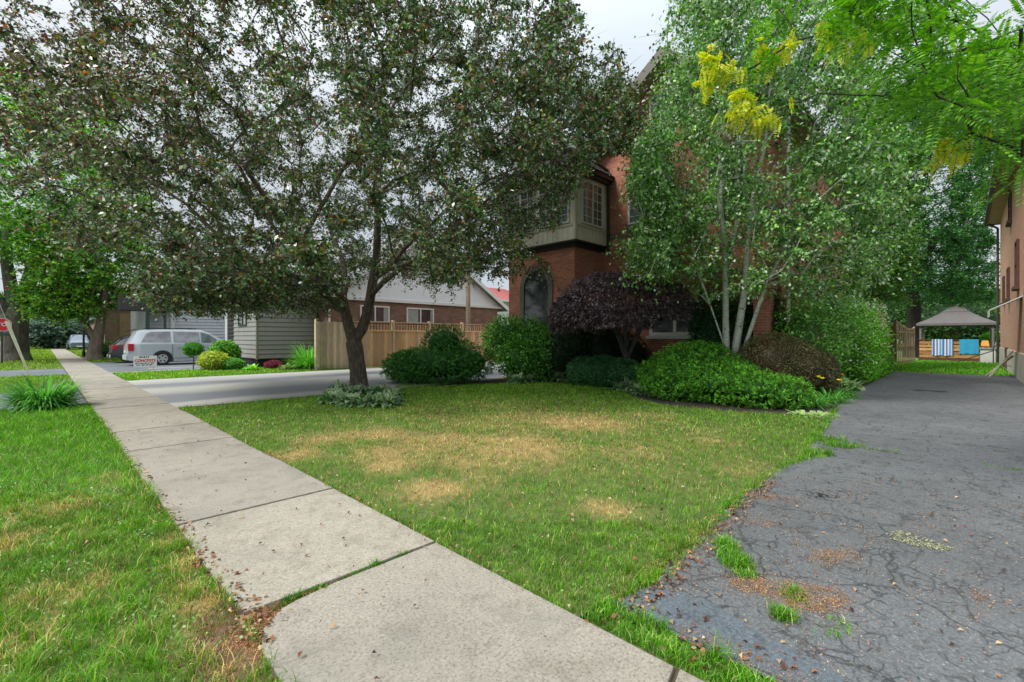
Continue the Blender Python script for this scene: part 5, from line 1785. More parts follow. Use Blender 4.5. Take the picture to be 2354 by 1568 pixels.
BK1 = bark('bark crab apple', (0.045, 0.036, 0.026), (0.15, 0.115, 0.08), 16)
BK2 = bark('bark maple', (0.06, 0.052, 0.04), (0.16, 0.14, 0.11), 5)
BK3 = bark('bark pinkish', (0.16, 0.12, 0.09), (0.27, 0.20, 0.16), 6)
BKB = bark('bark birch', (0.40, 0.42, 0.35), (0.56, 0.57, 0.50), 7, marks=(0.05, 0.045, 0.04))
BKD = bark('bark dark', (0.02, 0.016, 0.013), (0.05, 0.04, 0.03), 8)

# ---- main tree. limb joints surveyed from the photo: pixel x, pixel y, depth
def A(px, py, d):
    s = (px - CX) * d / FOC
    return np.array([d * FW[0] + s * RT[0], d * FW[1] + s * RT[1], CAM_H + (CY - py) * d / FOC])


TD = 13.05


def chain(pts):
    return [(A(x, y, d), r) for x, y, d, r in pts]


joints = []


def add_chain(parent, pts):
    idx = parent
    for p, r in chain(pts):
        joints.append((p[0], p[1], p[2], r, idx)); idx = len(joints) - 1
    return idx


b0 = add_chain(-1, [(826, 900, TD, .34), (825, 886, TD, .27), (824, 860, TD, .235), (820, 830, TD, .225), (816, 800, TD, .23), (813, 785, TD, .22)])
l1 = add_chain(b0, [(803, 755, 12.9, .15), (795, 720, 12.8, .14), (788, 690, 12.7, .14)])
r1 = add_chain(b0, [(833, 755, 13.1, .16), (846, 715, 13.2, .15), (852, 680, 13.2, .14), (858, 640, 13.2, .135)])
c = add_chain(l1, [(770, 655, 12.4, .10), (735, 610, 11.8, .09), (690, 560, 11.2, .08), (640, 500, 10.7, .065), (600, 440, 10.3, .055), (560, 380, 10, .045), (500, 330, 9.8, .035)])
c = add_chain(l1, [(792, 650, 13.2, .09), (790, 610, 13.8, .08), (765, 540, 14.6, .065), (740, 470, 15.2, .05), (720, 400, 15.8, .04)])
c = add_chain(l1 - 1, [(750, 680, 12.0, .07), (690, 640, 11.0, .06), (610, 610, 10.2, .05), (520, 560, 9.7, .04), (430, 470, 9.4, .03), (320, 400, 9.2, .024)])
c = add_chain(r1, [(866, 590, 13.1, .12), (868, 530, 12.9, .10), (868, 450, 12.6, .085), (872, 380, 12.4, .07), (880, 300, 12.3, .055), (905, 240, 12.3, .04)])
c2 = add_chain(r1 + 3, [(850, 280, 12.2, .045), (825, 190, 12.1, .04), (800, 90, 12, .035), (785, 0, 12, .03)])
c = add_chain(r1, [(890, 620, 13.4, .09), (930, 570, 13.7, .075), (985, 520, 14.0, .06), (1040, 470, 14.3, .05), (1110, 420, 14.6, .04), (1200, 380, 14.9, .03)])
c = add_chain(r1 - 1, [(880, 650, 12.4, .08), (930, 610, 11.6, .065), (1010, 560, 11.0, .05), (1100, 480, 10.6, .04), (1180, 400, 10.5, .03)])
c = add_chain(l1, [(800, 640, 13.6, .07), (700, 560, 15.2, .055), (600, 470, 16.2, .045), (520, 400, 16.9, .03)])
trunk = joints

crown_poly = [(-500, -1500), (1180, -1500), (1270, -200), (1320, -20), (1350, 30), (1352, 90), (1415, 105), (1440, 140), (1442, 190), (1475, 225), (1500, 300), (1490, 335),
              (1430, 345), (1395, 345), (1365, 372), (1330, 420), (1305, 500), (1270, 530), (1225, 515), (1205, 560), (1255, 600), (1275, 640), (1240, 665), (1180, 640), (1100, 622), (1040, 655),
              (960, 640), (900, 665), (870, 640), (760, 660), (730, 700), (690, 712), (645, 690), (560, 692), (520, 690), (480, 715), (420, 738), (370, 712), (330, 690), (310, 650),
              (240, 610), (250, 560), (150, 560), (60, 520), (-100, 500), (-500, 480)]
tb = A(825, 893, TD)
cen = np.array([tb[0], tb[1], 6.4])


def inside(P_, poly, jig=0):
    x, y, d = project(P_)
    if jig: x = x + rng.normal(size=len(x)) * jig; y = y + rng.normal(size=len(y)) * jig
    return in_poly(x, y, poly)


tg = np.array(ellipsoid_points(cen, (7.6, 7.6, 5.6), 3200, shell=0.15, zmin=1.8))
k = inside(tg, crown_poly)
x_, y_, d_ = project(tg)
k &= d_ > 7.2
# hanging rim on the camera side, none under the crown
rr = np.hypot(tg[:, 0] - cen[0], tg[:, 1] - cen[1])
k &= (tg[:, 2] > 2.0 + 0.9 * (1 - (rr / 7.0) ** 2).clip(0, 1) * (d_ < 14))
k &= ~((x_ < 330) & (y_ > 560))
tg = tg[k]
tg = tg[np.argsort(rng.random(len(tg)))][:1480]
rim = []
while len(rim) < 130:
    q = A(rng.uniform(330, 745), rng.uniform(610, 706), rng.uniform(10.2, 14.5))
    if q[2] > 2.05: rim.append(q)
k_ = 0
while k_ < 75:
    x, y = rng.uniform(1335, 1480), rng.uniform(185, 345)
    if in_poly(np.array([x]), np.array([y]), crown_poly)[0]: rim.append(A(x, y, rng.uniform(12.2, 14.8))); k_ += 1
tg = np.vstack([tg, rim])
CRAB = [(0.022, 0.05, 0.016), (0.05, 0.105, 0.03), (0.10, 0.058, 0.040), (0.055, 0.028, 0.026), (0.14, 0.145, 0.030), (0.07, 0.165, 0.04), (0.38, 0.16, 0.06), (0.25, 0.31, 0.25)]  # palest last entry paints sky-lit silvery glints as a leaf colour
hole = [(1350, -100), (1560, -100), (1530, 110), (1450, 195), (1445, 150), (1425, 105), (1352, 95), (1335, 20)]


def crab_mask(C):
    x, y, d = project(C)
    xj = x + rng.normal(size=len(x)) * 10; yj = y + rng.normal(size=len(x)) * 10
    low = (x > 1180) & (y > 360)
    return ~in_poly(xj, yj, hole) & (d > 6.6) & (C[:, 2] > 1.9) & (~low | in_poly(xj, yj, crown_poly))


def crab_tint(C, col):
    x, y, d = project(C)
    f = ((900 - x) / 900).clip(0, 1)[:, None] * ((600 - y) / 400).clip(0, 1)[:, None]
    g = np.array((1.0, 0.98, 0.90)); p = np.array((1.18, 0.86, 0.92))
    return col * (g * (1 - f) + p * f)


make_tree('crab_apple_tree', tb * np.array([1, 1, 0]), 'spreading forked crab apple tree with dark bronze green leaves on the front lawn', 'tree',
          trunk, list(tg), 171, 0.25, 0.083, CRAB, (4.5, 5, 3, 2.6, 2.5, 4, .3, 3.4), BK1, F_DARK, aspect=0.56, tip_r=0.0055, expo=0.46, step=0.42,
          start=6, mask=crab_mask, tintf=crab_tint, up=0.35, droop=0.35, along=0.35, arch=0.05, clump=.2)

# ---- birch clump
BD = 11.9
joints = []
s0 = add_chain(-1, [(1690, 862, BD, .05), (1690, 858, BD, .05)])
a = add_chain(s0, [(1672, 850, BD, .09), (1669, 790, BD, .088), (1668, 740, BD, .08), (1668, 690, BD, .075), (1667, 620, BD, .068), (1664, 540, BD, .06), (1656, 470, BD, .055), (1660, 400, BD, .048), (1650, 320, BD, .04), (1655, 220, BD, .03), (1660, 100, BD, .02)])
b = add_chain(s0, [(1689, 848, BD, .10), (1692, 795, BD - .1, .095), (1702, 730, BD - .1, .088), (1712, 665, BD, .08), (1716, 600, BD + .1, .07), (1722, 520, BD + .2, .07), (1735, 430, BD + .3, .055), (1760, 330, BD + .4, .04), (1770, 200, BD + .4, .03), (1775, 60, BD + .4, .02)])
c = add_chain(s0, [(1700, 845, BD, .05), (1718, 780, BD - .2, .05), (1740, 715, BD - .3, .045), (1764, 650, BD - .4, .04), (1800, 580, BD - .5, .04), (1850, 480, BD - .6, .03), (1890, 380, BD - .6, .025)])
c = add_chain(s0, [(1660, 780, BD, .022), (1632, 700, BD, .022), (1610, 640, BD, .03), (1590, 560, BD, .025)])
c = add_chain(s0 + 5, [(1690, 540, BD + .3, .04), (1700, 440, BD + .5, .035), (1685, 330, BD + .6, .03)])
birch_poly = [(1560, -700), (1960, -700), (1975, -50), (2010, 60), (2050, 200), (2070, 330), (2090, 430), (2085, 560), (2050, 650), (2010, 680), (1960, 690), (1900, 670), (1850, 700), (1810, 680),
              (1770, 655), (1735, 700), (1700, 690), (1660, 680), (1640, 700), (1610, 700), (1585, 660), (1540, 655), (1500, 640), (1430, 650), (1445, 610), (1395, 590), (1400, 560), (1455, 560),
              (1470, 500), (1445, 440), (1450, 370), (1470, 310), (1500, 290), (1480, 240), (1505, 200), (1530, 160), (1520, 90), (1540, 20), (1560, -100)]
bc = A(1740, 300, BD + .2)
tg = np.array(ellipsoid_points(bc, (3.9, 3.9, 5.3), 4500, shell=0.1, zmin=2.0))
x_, y_, d_ = project(tg)
k = inside(tg, birch_poly) & (d_ > 8.6)
# more open on the left, where brick shows
k &= ~((x_ < 1560) & (y_ > 300) & (rng.random(len(tg)) < .12))
tg = list(tg[k][:1180])
while len(tg) < 1290:
    x, y = rng.uniform(1425, 1540), rng.uniform(270, 640)
    if in_poly(np.array([x]), np.array([y]), birch_poly)[0]: tg.append(A(x, y, rng.uniform(10.2, 12.4)))
BIR = [(0.13, 0.28, 0.07), (0.09, 0.21, 0.045), (0.38, 0.48, 0.32), (0.035, 0.10, 0.02), (0.20, 0.35, 0.06)]  # pale grey green entry puts silvery highlights into the leaf colours
birch_holes = [(1765, 360, 50, 60), (1700, 300, 45, 35), (1590, 400, 40, 45), (1790, 460, 35, 50), (1560, 380, 35, 60), (1640, 500, 30, 40), (1910, 430, 35, 40), (1800, 640, 40, 40)]


def birch_mask(C):
    x, y, d = project(C)
    k = in_poly(x, y + 12, birch_poly) | (rng.random(len(C)) < .45)
    for hx, hy, rx, ry in birch_holes:
        q = ((x - hx) / rx) ** 2 + ((y - hy) / ry) ** 2
        k &= ~((q < 1) & (rng.random(len(C)) < .55))
    # trunks stay visible low down
    for tx0, ty0, tx1, ty1 in ((1668, 800, 1658, 420), (1692, 795, 1718, 590), (1718, 590, 1735, 430), (1718, 780, 1790, 600)):
        f = ((y - ty0) / (ty1 - ty0)); tx = tx0 + (tx1 - tx0) * f
        k &= ~((f > 0) & (f < 1) & (np.abs(x - tx) < 9) & (d < BD + .3) & (rng.random(len(C)) < .72))
    k &= ~((y > 690) & (x > 1600) & (x < 1800) & (rng.random(len(C)) < .9))
    return k


make_tree('birch_tree', A(1690, 842, BD) * np.array([1, 1, 0]), 'multi stemmed white barked birch with small pale green leaves before the brick house', 'tree',
          joints, list(tg), 90, 0.24, 0.082, BIR, (4, 3, 2.4, 2.4, 1.5), BKB, F_BIRCH, aspect=0.62, twigs=(0.12, 0.09, 0.06), tip_r=0.0045, expo=0.42, step=0.4,
          start=5, mask=birch_mask, up=0.25, droop=0.7, along=0.3, arch=0.10, clump=.22)

# ---- street trees at the left
def simple_trunk(x, y, pts):
    """pts: (dx,dy,z,r,parent)"""
    return [(x + a, y + b_, z, r, p_) for a, b_, z, r, p_ in pts]


MAP = [(0.07, 0.19, 0.03), (0.13, 0.31, 0.04), (0.24, 0.42, 0.06), (0.04, 0.11, 0.025)]
x0, y0 = -1.15, 41.5
tr = simple_trunk(x0, y0, [(0, 0, -.1, .85, -1), (0, 0, .5, .66, 0), (0, 0, 1.6, .60, 1), (0, 0, 2.7, .64, 2),
                           (-.9, .1, 3.9, .34, 3), (-1.7, .2, 5.6, .28, 4), (-2.4, .2, 7.5, .2, 5),
                           (-.15, 0, 4.3, .33, 3), (-.35, 0, 6.0, .28, 7), (-.3, 0, 8.2, .2, 8),
                           (.45, 0, 4.2, .40, 3), (.8, 0, 6.0, .33, 10), (1.1, 0, 8.2, .2, 11)])
tg = ellipsoid_points((x0 + .3, y0, 11.2), (6.5, 6.5, 6.3), 420, shell=.25, zmin=6.4)
tg += ellipsoid_points((x0 + 2.6, y0 - 1.5, 5.3), (1.8, 1.8, 1.6), 40, shell=.1)
make_tree('maple_tree', (x0, y0), 'large green street maple with a thick forked trunk in the verge', 'tree', tr, tg, 95, .42, .17, MAP, (3, 4, 3, 2), BK2, F_GREEN,
          aspect=.8, tip_r=.012, step=.9, start=4)
x0, y0 = 2.3, 39.0
tr = simple_trunk(x0, y0, [(0, 0, -.1, .52, -1), (0, 0, .4, .38, 0), (.1, -.1, 1.1, .34, 1), (.3, -.2, 2.4, .24, 2), (.45, -.3, 3.8, .18, 3), (.5, -.3, 5.5, .12, 4),
                           (-.35, .2, 2.2, .15, 2), (-.7, .3, 3.6, .12, 6), (-1.0, .3, 5, .08, 7)])
tg = ellipsoid_points((x0 - .4, y0, 6.6), (3.3, 3.3, 3.6), 260, shell=.2, zmin=3.0)
tg += ellipsoid_points((x0 - 1.8, y0 - .6, 3.6), (1.6, 1.5, 1.0), 70, shell=.1)
make_tree('maple_tree', (x0, y0), 'smaller green maple with a pinkish twin trunk beside the pavement', 'tree', tr, tg, 110, .34, .15, MAP + [(0.22, 0.08, 0.04)], (3, 4, 4, 2, .5), BK3, F_GREEN,
          aspect=.8, tip_r=.011, step=.8, start=3)
# crimson leaved tree whose crown fills the upper left
x0, y0 = -1.6, 26.5
CRI = [(0.07, 0.045, 0.035), (0.045, 0.035, 0.025), (0.055, 0.06, 0.035), (0.11, 0.065, 0.05), (0.30, 0.09, 0.05)]

# ---- big dark tree at the back, right
wal = A(2098, 800, 33)
x0, y0 = wal[0], wal[1]
tr = simple_trunk(x0, y0, [(0, 0, -.1, .6, -1), (0, 0, 1.5, .45, 0), (.1, -.1, 3.5, .40, 1), (.2, .1, 5.5, .32, 2), (.6, -.8, 7.5, .22, 3), (-.2, .9, 7.8, .22, 3), (.2, 0, 9.5, .18, 3), (.3, -1.6, 9.5, .14, 4), (0, 2, 9.8, .14, 5), (.4, -.5, 12.5, .10, 6)])
back_poly = [(1930, -800), (2420, -800), (2420, 300), (2330, 330), (2290, 400), (2272, 520), (2296, 560), (2302, 700), (2200, 700), (2150, 700), (2120, 700), (2060, 720), (2020, 700), (1950, 560), (1930, 300)]
tg = np.array(ellipsoid_points((x0 + 1, y0 - 1.0, 12), (8, 6.8, 9), 3000, shell=.2, zmin=3.6))
tg = tg[inside(tg, back_poly)][:900]
tg = np.vstack([tg, [A(rng.uniform(2180, 2296), rng.uniform(520, 690), rng.uniform(32, 37)) for _ in range(70)]])
DKG = [(0.035, 0.115, 0.030), (0.05, 0.16, 0.035), (0.025, 0.075, 0.025), (0.09, 0.23, 0.05)]
make_tree('walnut_tree', (x0, y0), 'tall dark green shade tree rising behind the gazebo', 'tree', tr, list(tg), 120, .40, .15, DKG, (4, 3, 3, 1.5), BKD, F_GREEN,
          aspect=.6, tip_r=.012, step=.9, start=3, mask=lambda C: inside(C, back_poly, 6), clump=.35)

# broad leaved tree between birch and the back tree
pl = A(2060, 800, 20.5)
mid_poly = [(1990, 260), (2060, 300), (2120, 330), (2110, 420), (2095, 520), (2100, 600), (2060, 690), (1980, 700), (1950, 600), (1960, 400)]
tg = np.array(ellipsoid_points(A(2040, 500, 20.8), (2.4, 2.4, 4.6), 1500, shell=.1, zmin=2.4))
tg = tg[inside(tg, mid_poly)][:330]
mt = simple_trunk(24.2, 3.9, [(0, 0, -.1, .22, -1), (0, 0, 1.5, .17, 0), (.1, -.1, 3.2, .14, 1), (.1, -.3, 5.2, .1, 2), (0, -.5, 7.5, .06, 3)])
make_tree('linden_tree', (24.2, 3.9), 'bushy mid green tree over the fence beside the birch', 'tree', mt, list(tg), 120, .28, .105, [(0.10, 0.24, 0.05), (0.07, 0.17, 0.04), (0.16, 0.32, 0.07), (0.045, 0.11, 0.03)],
          (3, 3, 3, 2), BKD, F_GREEN, aspect=.75, tip_r=.008, step=.6, start=2)

# ---- bushes and trees beyond the gazebo
for (px, py, d, rx, rz, lab, pal) in ((2180, 735, 47, 5.5, 3.4, 'dark hedge like bush behind the gazebo canopy', [(0.03, 0.075, 0.02), (0.05, 0.12, 0.03)]),
                                      (2262, 690, 52, 5.0, 2.0, 'loose light green shrub at the gazebo roof line', [(0.08, 0.15, 0.04), (0.13, 0.22, 0.07), (0.4, 0.42, 0.3)]),
                                      (2120, 700, 50, 4.5, 4.0, 'deep green shrubbery left of the gazebo', [(0.03, 0.07, 0.025), (0.05, 0.12, 0.03)])):
    c = A(px, py, d)
    shrub('background_shrub', c, lab, 'shrub', [(c[0], c[1], max(c[2] - .6, 1.0), rx * .7, rx, rz)], 9000, .28, pal, fol=F_GREEN, aspect=.7, rough=.25, lump=1.5, depth=.3)

# ---- far trees closing the street
for i, (x, y, r, h, lab) in enumerate(((0.5, 96, 7, 7, 'distant round green tree at the end of the street'), (-5.5, 110, 6, 8, 'distant tall tree across the road'),
                                       (1.2, 80, 2.6, 3.2, 'distant bluish conifer beside the pavement'), (7, 102, 6, 8, 'distant tree behind the far houses'),
                                       (-13, 90, 6, 9, 'distant green tree on the far side of the road'), (-14, 62, 4, 6, 'leafy tree across the road behind the stop sign'))):
    tr = simple_trunk(x, y, [(0, 0, -.1, .4, -1), (0, 0, 1.2, .3, 0), (0, 0, h * .45, .22, 1)])
    tg = ellipsoid_points((x, y, h * .58), (r, r * .8, h * .5), 160, shell=.3, zmin=.9)
    make_tree('distant_tree', (x, y), lab, 'tree', tr, tg, 80, .6, .34, [(0.05, 0.13, 0.04), (0.08, 0.20, 0.05), (0.10, 0.16, 0.09)] if i != 2 else [(0.09, 0.14, 0.10), (0.06, 0.10, 0.07)],
              None, BKD, F_GREEN, aspect=.8, tip_r=.02, step=1.2, start=1)

# ---- honey locust overhead, its trunk right of the picture
joints = []
lt = [(7.4, -4.0, -.1, .24, -1), (7.4, -4.0, 1.5, .2, 0), (7.2, -3.7, 3.4, .17, 1)]
q_ = [A(2450, -200, 4.6), A(2250, -230, 4.7), A(2050, -220, 4.8), A(1880, -170, 4.7), A(1740, -90, 4.5)]
for k_, q in enumerate(q_): lt.append((q[0], q[1], q[2], .05 - .009 * k_, 2 + k_))
q_ = [A(2480, 60, 3.9), A(2380, 130, 3.7)]
for k_, q in enumerate(q_): lt.append((q[0], q[1], q[2], .035 - .012 * k_, 2 if k_ == 0 else len(lt) - 1))
LPOLY = [(1900, -160), (2190, -160), (2180, 20), (2240, 60), (2460, 60), (2460, 300), (2400, 380), (2340, 370), (2290, 330), (2230, 310), (2190, 300), (2150, 280), (2110, 260), (2060, 265), (2010, 240), (2060, 170), (2020, 130), (2030, 60), (1930, 30), (1900, -40)]
tg = []
while len(tg) < 125:
    x, y = rng.uniform(1700, 2460), rng.uniform(-160, 420)
    if in_poly(np.array([x]), np.array([y]), LPOLY)[0]:
        tg.append(A(x, y, rng.uniform(3.0, 5.0)))
ytg = [A(1628, 120, 4.2), (A(1640, 165, 4.2)), A(1615, 190, 4.2), A(1705, 215, 4.1), A(1690, 262, 4.1), A(1745, 270, 4.1), A(1770, 130, 4.3), A(1735, 110, 4.3), A(1905, 75, 3.9), A(1945, 95, 3.9),
       A(2160, 340, 3.5), A(2170, 350, 3.5), A(1720, 240, 4.1), A(1655, 140, 4.2)]
gtg = [A(1790, 20, 4.2), A(1760, 0, 4.3), A(1700, 170, 4.2), A(1740, 150, 4.2), A(2330, 340, 3.2), A(2350, 360, 3.2)]
LR = thing('honey_locust_tree', (7.4, -4.0, 0), 'honey locust with feathery bright green and yellow leaves hanging in from the upper right', 'tree')
P, par, tips = grow([t[:3] for t in lt], [t[4] for t in lt], tg + ytg + gtg, step=.22, start=2, lw=.12, arch=.10)
r = radii(P, par, tips, .0035, .42, {i: t[3] for i, t in enumerate(lt)})
V, Q = tubes(P, par, r, 6); np_mesh('trunk', V, Q, BKD, LR, smooth=True)
YL = np.array(ytg)
bag = Bag(); by = Bag()
ST = P[tips]; SP = P[par[tips]]
for k_, (t_, s_) in enumerate(zip(ST, SP)):
    yel = np.min(np.linalg.norm(YL - t_, axis=1)) < .02
    nf = 10 if not yel else 13
    dir0 = unit((t_ - s_)[None])[0]
    for f in range(nf):
        base = s_ + (t_ - s_) * rng.random() * 1.2 + rng.normal(size=3) * (.05 if yel else .09)
        dr = dir0 * .5 + rng.normal(size=3) * .7; dr[2] -= .35 if not yel else .8
        dr /= np.linalg.norm(dr)
        Lr = rng.uniform(.18, .30) if not yel else rng.uniform(.09, .14); npair = 11 if not yel else 9
        sd = np.cross(dr, (0, 0, 1)); sd /= np.linalg.norm(sd); sd = sd + rng.normal(size=3) * .3; sd /= np.linalg.norm(sd)
        tt = (np.arange(npair) + .8) / npair
        mid = base + dr * (tt * Lr)[:, None] + np.array([0, 0, -1]) * (tt ** 2 * Lr * .25)[:, None]
        ll = .044 * (1 - .4 * np.abs(tt - .45) * 1.6) * (1 if not yel else .9)
        for sg in (1, -1):
            C = mid + sd * sg * ll[:, None] * .55
            pal = [(0.085, 0.23, 0.022), (0.14, 0.30, 0.03), (0.05, 0.15, 0.02)] if not yel else [(0.42, 0.46, 0.03), (0.32, 0.42, 0.04), (0.48, 0.44, 0.045)]
            nn = np.cross(dr, sd); nn = np.repeat(nn[None] * (1 if nn[2] > 0 else -1), npair, 0)
            V_, Q_, c_ = leafquads(C, ll * 1.15, pick(pal, npair, .15).clip(0, .8), normals=nn * 3, dirs=np.repeat((sd * sg + dr * .35)[None], npair, 0) * 3, aspect=.48, droop=0)
            (by if yel else bag).add(V_, Q_, c_)
        # the leaf stalk
        a_, b_ = base, mid[-1]
        w_ = np.array([0.0015, 0.0015, 0])
        (by if yel else bag).add(np.array([a_ - w_, a_ + w_, b_ + w_, b_ - w_]), np.array([[0, 1, 2, 3]]), np.ones((4, 3)) * (0.12, .2, .04))
bag.build('crown', F_GREEN, LR)
o = by.build('crown', F_GREEN, LR); o['label'] = 'yellowing leaf sprays'

# ================================================================== shrubs of the bed
YEW = [(0.028, 0.10, 0.022), (0.045, 0.15, 0.028), (0.08, 0.22, 0.035), (0.12, 0.30, 0.045)]
JUN = [(0.028, 0.105, 0.014), (0.055, 0.18, 0.018), (0.11, 0.29, 0.025), (0.17, 0.38, 0.03)]


def gp(px, py, d, z=None):
    p = A(px, py, d)
    return p if z is None else np.array([p[0], p[1], z])


def blob(px, d, z, r, ry=None, rz=None):
    p = A(px, CY, d)
    return (p[0], p[1], z, r, ry or r, rz or r)


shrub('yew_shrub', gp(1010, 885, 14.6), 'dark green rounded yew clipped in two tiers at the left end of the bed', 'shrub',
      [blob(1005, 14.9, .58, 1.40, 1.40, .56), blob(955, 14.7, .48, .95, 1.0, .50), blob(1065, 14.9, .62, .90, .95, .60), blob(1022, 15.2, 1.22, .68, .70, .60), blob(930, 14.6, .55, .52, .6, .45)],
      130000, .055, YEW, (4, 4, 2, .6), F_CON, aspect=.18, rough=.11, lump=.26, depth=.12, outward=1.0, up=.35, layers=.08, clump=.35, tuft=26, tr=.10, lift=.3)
shrub('hydrangea_shrub', gp(1175, 800, 16), 'fresh green leafy shrub between the fence and the plum coloured maple', 'shrub',
      [blob(1165, 16.2, 1.35, .85, .85, .80), blob(1215, 16.0, 1.15, .85, .8, .9), blob(1195, 15.4, .7, .8, .75, .7), blob(1260, 15.4, .75, .65, .6, .85)],
      15000, .085, [(0.07, 0.20, 0.035), (0.11, 0.30, 0.05), (0.17, 0.38, 0.07), (0.04, 0.12, 0.03)], (3, 4, 2, 2), F_GREEN, aspect=.6, rough=.2, lump=.45, depth=.25, shoots=70, slen=.25)
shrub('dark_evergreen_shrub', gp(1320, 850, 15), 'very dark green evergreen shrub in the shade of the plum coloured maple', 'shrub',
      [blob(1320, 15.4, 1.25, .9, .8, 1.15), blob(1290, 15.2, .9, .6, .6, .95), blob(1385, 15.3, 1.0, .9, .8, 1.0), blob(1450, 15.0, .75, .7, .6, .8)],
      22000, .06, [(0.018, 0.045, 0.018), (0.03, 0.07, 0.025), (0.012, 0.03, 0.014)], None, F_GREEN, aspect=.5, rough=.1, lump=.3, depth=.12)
shrub('box_hedge', gp(1390, 890, 13.4), 'low dark green rounded box hedge behind the hostas', 'hedge',
      [blob(1345, 13.8, .42, .55, .55, .46), blob(1385, 13.5, .46, .65, .6, .46), blob(1430, 13.1, .44, .60, .55, .42), blob(1460, 12.9, .36, .4, .4, .36)],
      32000, .035, [(0.04, 0.13, 0.045), (0.06, 0.19, 0.06), (0.11, 0.24, 0.10), (0.02, 0.07, 0.03)], None, F_GREEN, aspect=.6, rough=.07, lump=.25, depth=.09)
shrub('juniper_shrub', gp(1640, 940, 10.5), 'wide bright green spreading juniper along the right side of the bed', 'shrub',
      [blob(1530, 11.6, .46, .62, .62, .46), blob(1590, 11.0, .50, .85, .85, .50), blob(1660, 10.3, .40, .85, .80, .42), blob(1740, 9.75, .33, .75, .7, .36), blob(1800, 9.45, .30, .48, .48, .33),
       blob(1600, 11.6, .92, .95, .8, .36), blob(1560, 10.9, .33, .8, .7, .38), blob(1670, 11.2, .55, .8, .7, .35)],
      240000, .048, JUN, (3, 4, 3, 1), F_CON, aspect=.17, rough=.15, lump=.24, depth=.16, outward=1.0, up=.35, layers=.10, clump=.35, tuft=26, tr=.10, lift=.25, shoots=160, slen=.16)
BAR = [(0.085, 0.052, 0.026), (0.06, 0.055, 0.026), (0.08, 0.10, 0.035), (0.15, 0.10, 0.06), (0.11, 0.16, 0.055)]
shrub('barberry_shrub', gp(1785, 875, 11.6), 'large clipped dome of bronze purple barberry right of the birch', 'shrub',
      [blob(1778, 11.3, .82, .82, .82, .76), blob(1820, 11.1, .74, .66, .66, .70), blob(1740, 11.6, .7, .55, .5, .6)], 42000, .030, BAR, None, F_PURP, aspect=.6, rough=.035, lump=.3, depth=.12, group='clipped barberries')
shrub('barberry_shrub', gp(1880, 880, 10.9), 'smaller clipped bronze purple barberry next to the pale hostas', 'shrub',
      [blob(1884, 11.0, .60, .38, .42, .54)], 17000, .030, BAR, None, F_PURP, aspect=.6, rough=.035, lump=.3, depth=.12, group='clipped barberries')
shrub('cedar_shrub', gp(1640, 800, 13), 'dark upright cedar behind the white birch trunks', 'shrub',
      [blob(1630, 13.2, 1.2, .55, .55, 1.5), blob(1760, 12.9, 1.35, .55, .55, 1.55), blob(1695, 13.2, 1.1, .7, .5, 1.5)], 26000, .08,
      [(0.015, 0.05, 0.018), (0.025, 0.075, 0.025), (0.04, 0.10, 0.03)], None, F_CON, aspect=.3, rough=.12, lump=.3, depth=.12)

# Japanese maple: weeping plum coloured dome
JD = 13.3
jm = gp(1440, 800, JD, 0)
joints = []
add_chain(-1, [(1440, 890, JD, .12), (1440, 830, JD, .10)])
for (x, y, dd) in ((1400, 730, -.3), (1370, 690, -.6), (1440, 700, .4), (1480, 720, -.4), (1500, 690, .3), (1420, 680, -.7)):
    add_chain(1, [((1440 + x) / 2 + 6, (830 + y) / 2 - 10, JD + dd * .5, .045), (x, y, JD + dd, .03)])
jb = [blob(1410, JD, 2.25, 1.78, 1.35, .95), blob(1490, JD - .1, 2.32, .98, 1.1, .80), blob(1335, JD + .1, 1.95, .85, .9, .72), blob(1400, JD - .4, 1.95, 1.25, 1.0, .55)]
jmr = thing('japanese_maple', jm, 'weeping plum coloured Japanese maple with a dome of fine purple leaves', 'tree')
Pj = np.array([j[:3] for j in joints]); V, Q = tubes(Pj, [j[4] for j in joints], [j[3] for j in joints], 6)
np_mesh('trunk', V, Q, bark('bark grey', (0.03, 0.026, 0.024), (0.08, 0.07, 0.06), 14), jmr, smooth=True)
bag = Bag()
PUR = [(0.075, 0.052, 0.064), (0.12, 0.088, 0.10), (0.045, 0.030, 0.036), (0.22, 0.17, 0.18)]
for bx in jb:
    bx = np.array(bx); m = 24000
    v = unit(rng.normal(size=(m, 3))); v[:, 2] = np.where(v[:, 2] < -.5, -v[:, 2], v[:, 2])
    s_ = bx[:3] + v * bx[3:]
    lay = .10 * np.abs(np.sin(s_[:, 2] / .085 + 1.5 * wob(s_[:, :2], .9, 3))) + .10 * wob(s_, .35, 12)
    C = bx[:3] + v * bx[3:] * (1 + lay - .28 * rng.random(m) ** 2)[:, None]
    for b2 in jb:
        b2 = np.array(b2)
        if (b2 == bx).all(): continue
        k = (((C - b2[:3]) / b2[3:]) ** 2).sum(1) > .6; C = C[k]; v = v[k]
    m = len(C)
    dd = v * np.array([1, 1, .1]); dd[:, 2] -= .6
    nn = unit(v * .6 + np.array([0, 0, .7]) + .4 * rng.normal(size=(m, 3)))
    V, Q, c_ = leafquads(C, .085 * (.6 + .8 * rng.random(m)), (pick(PUR, m, .25) * (1 + .35 * wob(C, .3, 4))[:, None]).clip(.004, .6), normals=nn, dirs=dd, aspect=.30, droop=.3)
    bag.add(V, Q, c_)
bag.build('crown', F_PURP, jmr)

# flowering shrub wall along the drive
def along(a, b_, n, z, r, rz, jit=.15):
    out = []
    for k in range(n):
        f = k / (n - 1); p = a + (b_ - a) * f
        out.append((p[0] + rng.normal() * jit, p[1] + rng.normal() * jit * .5, z * (1 + .12 * rng.normal()), r * (1 + .1 * rng.normal()), r * .8, rz))
    return out


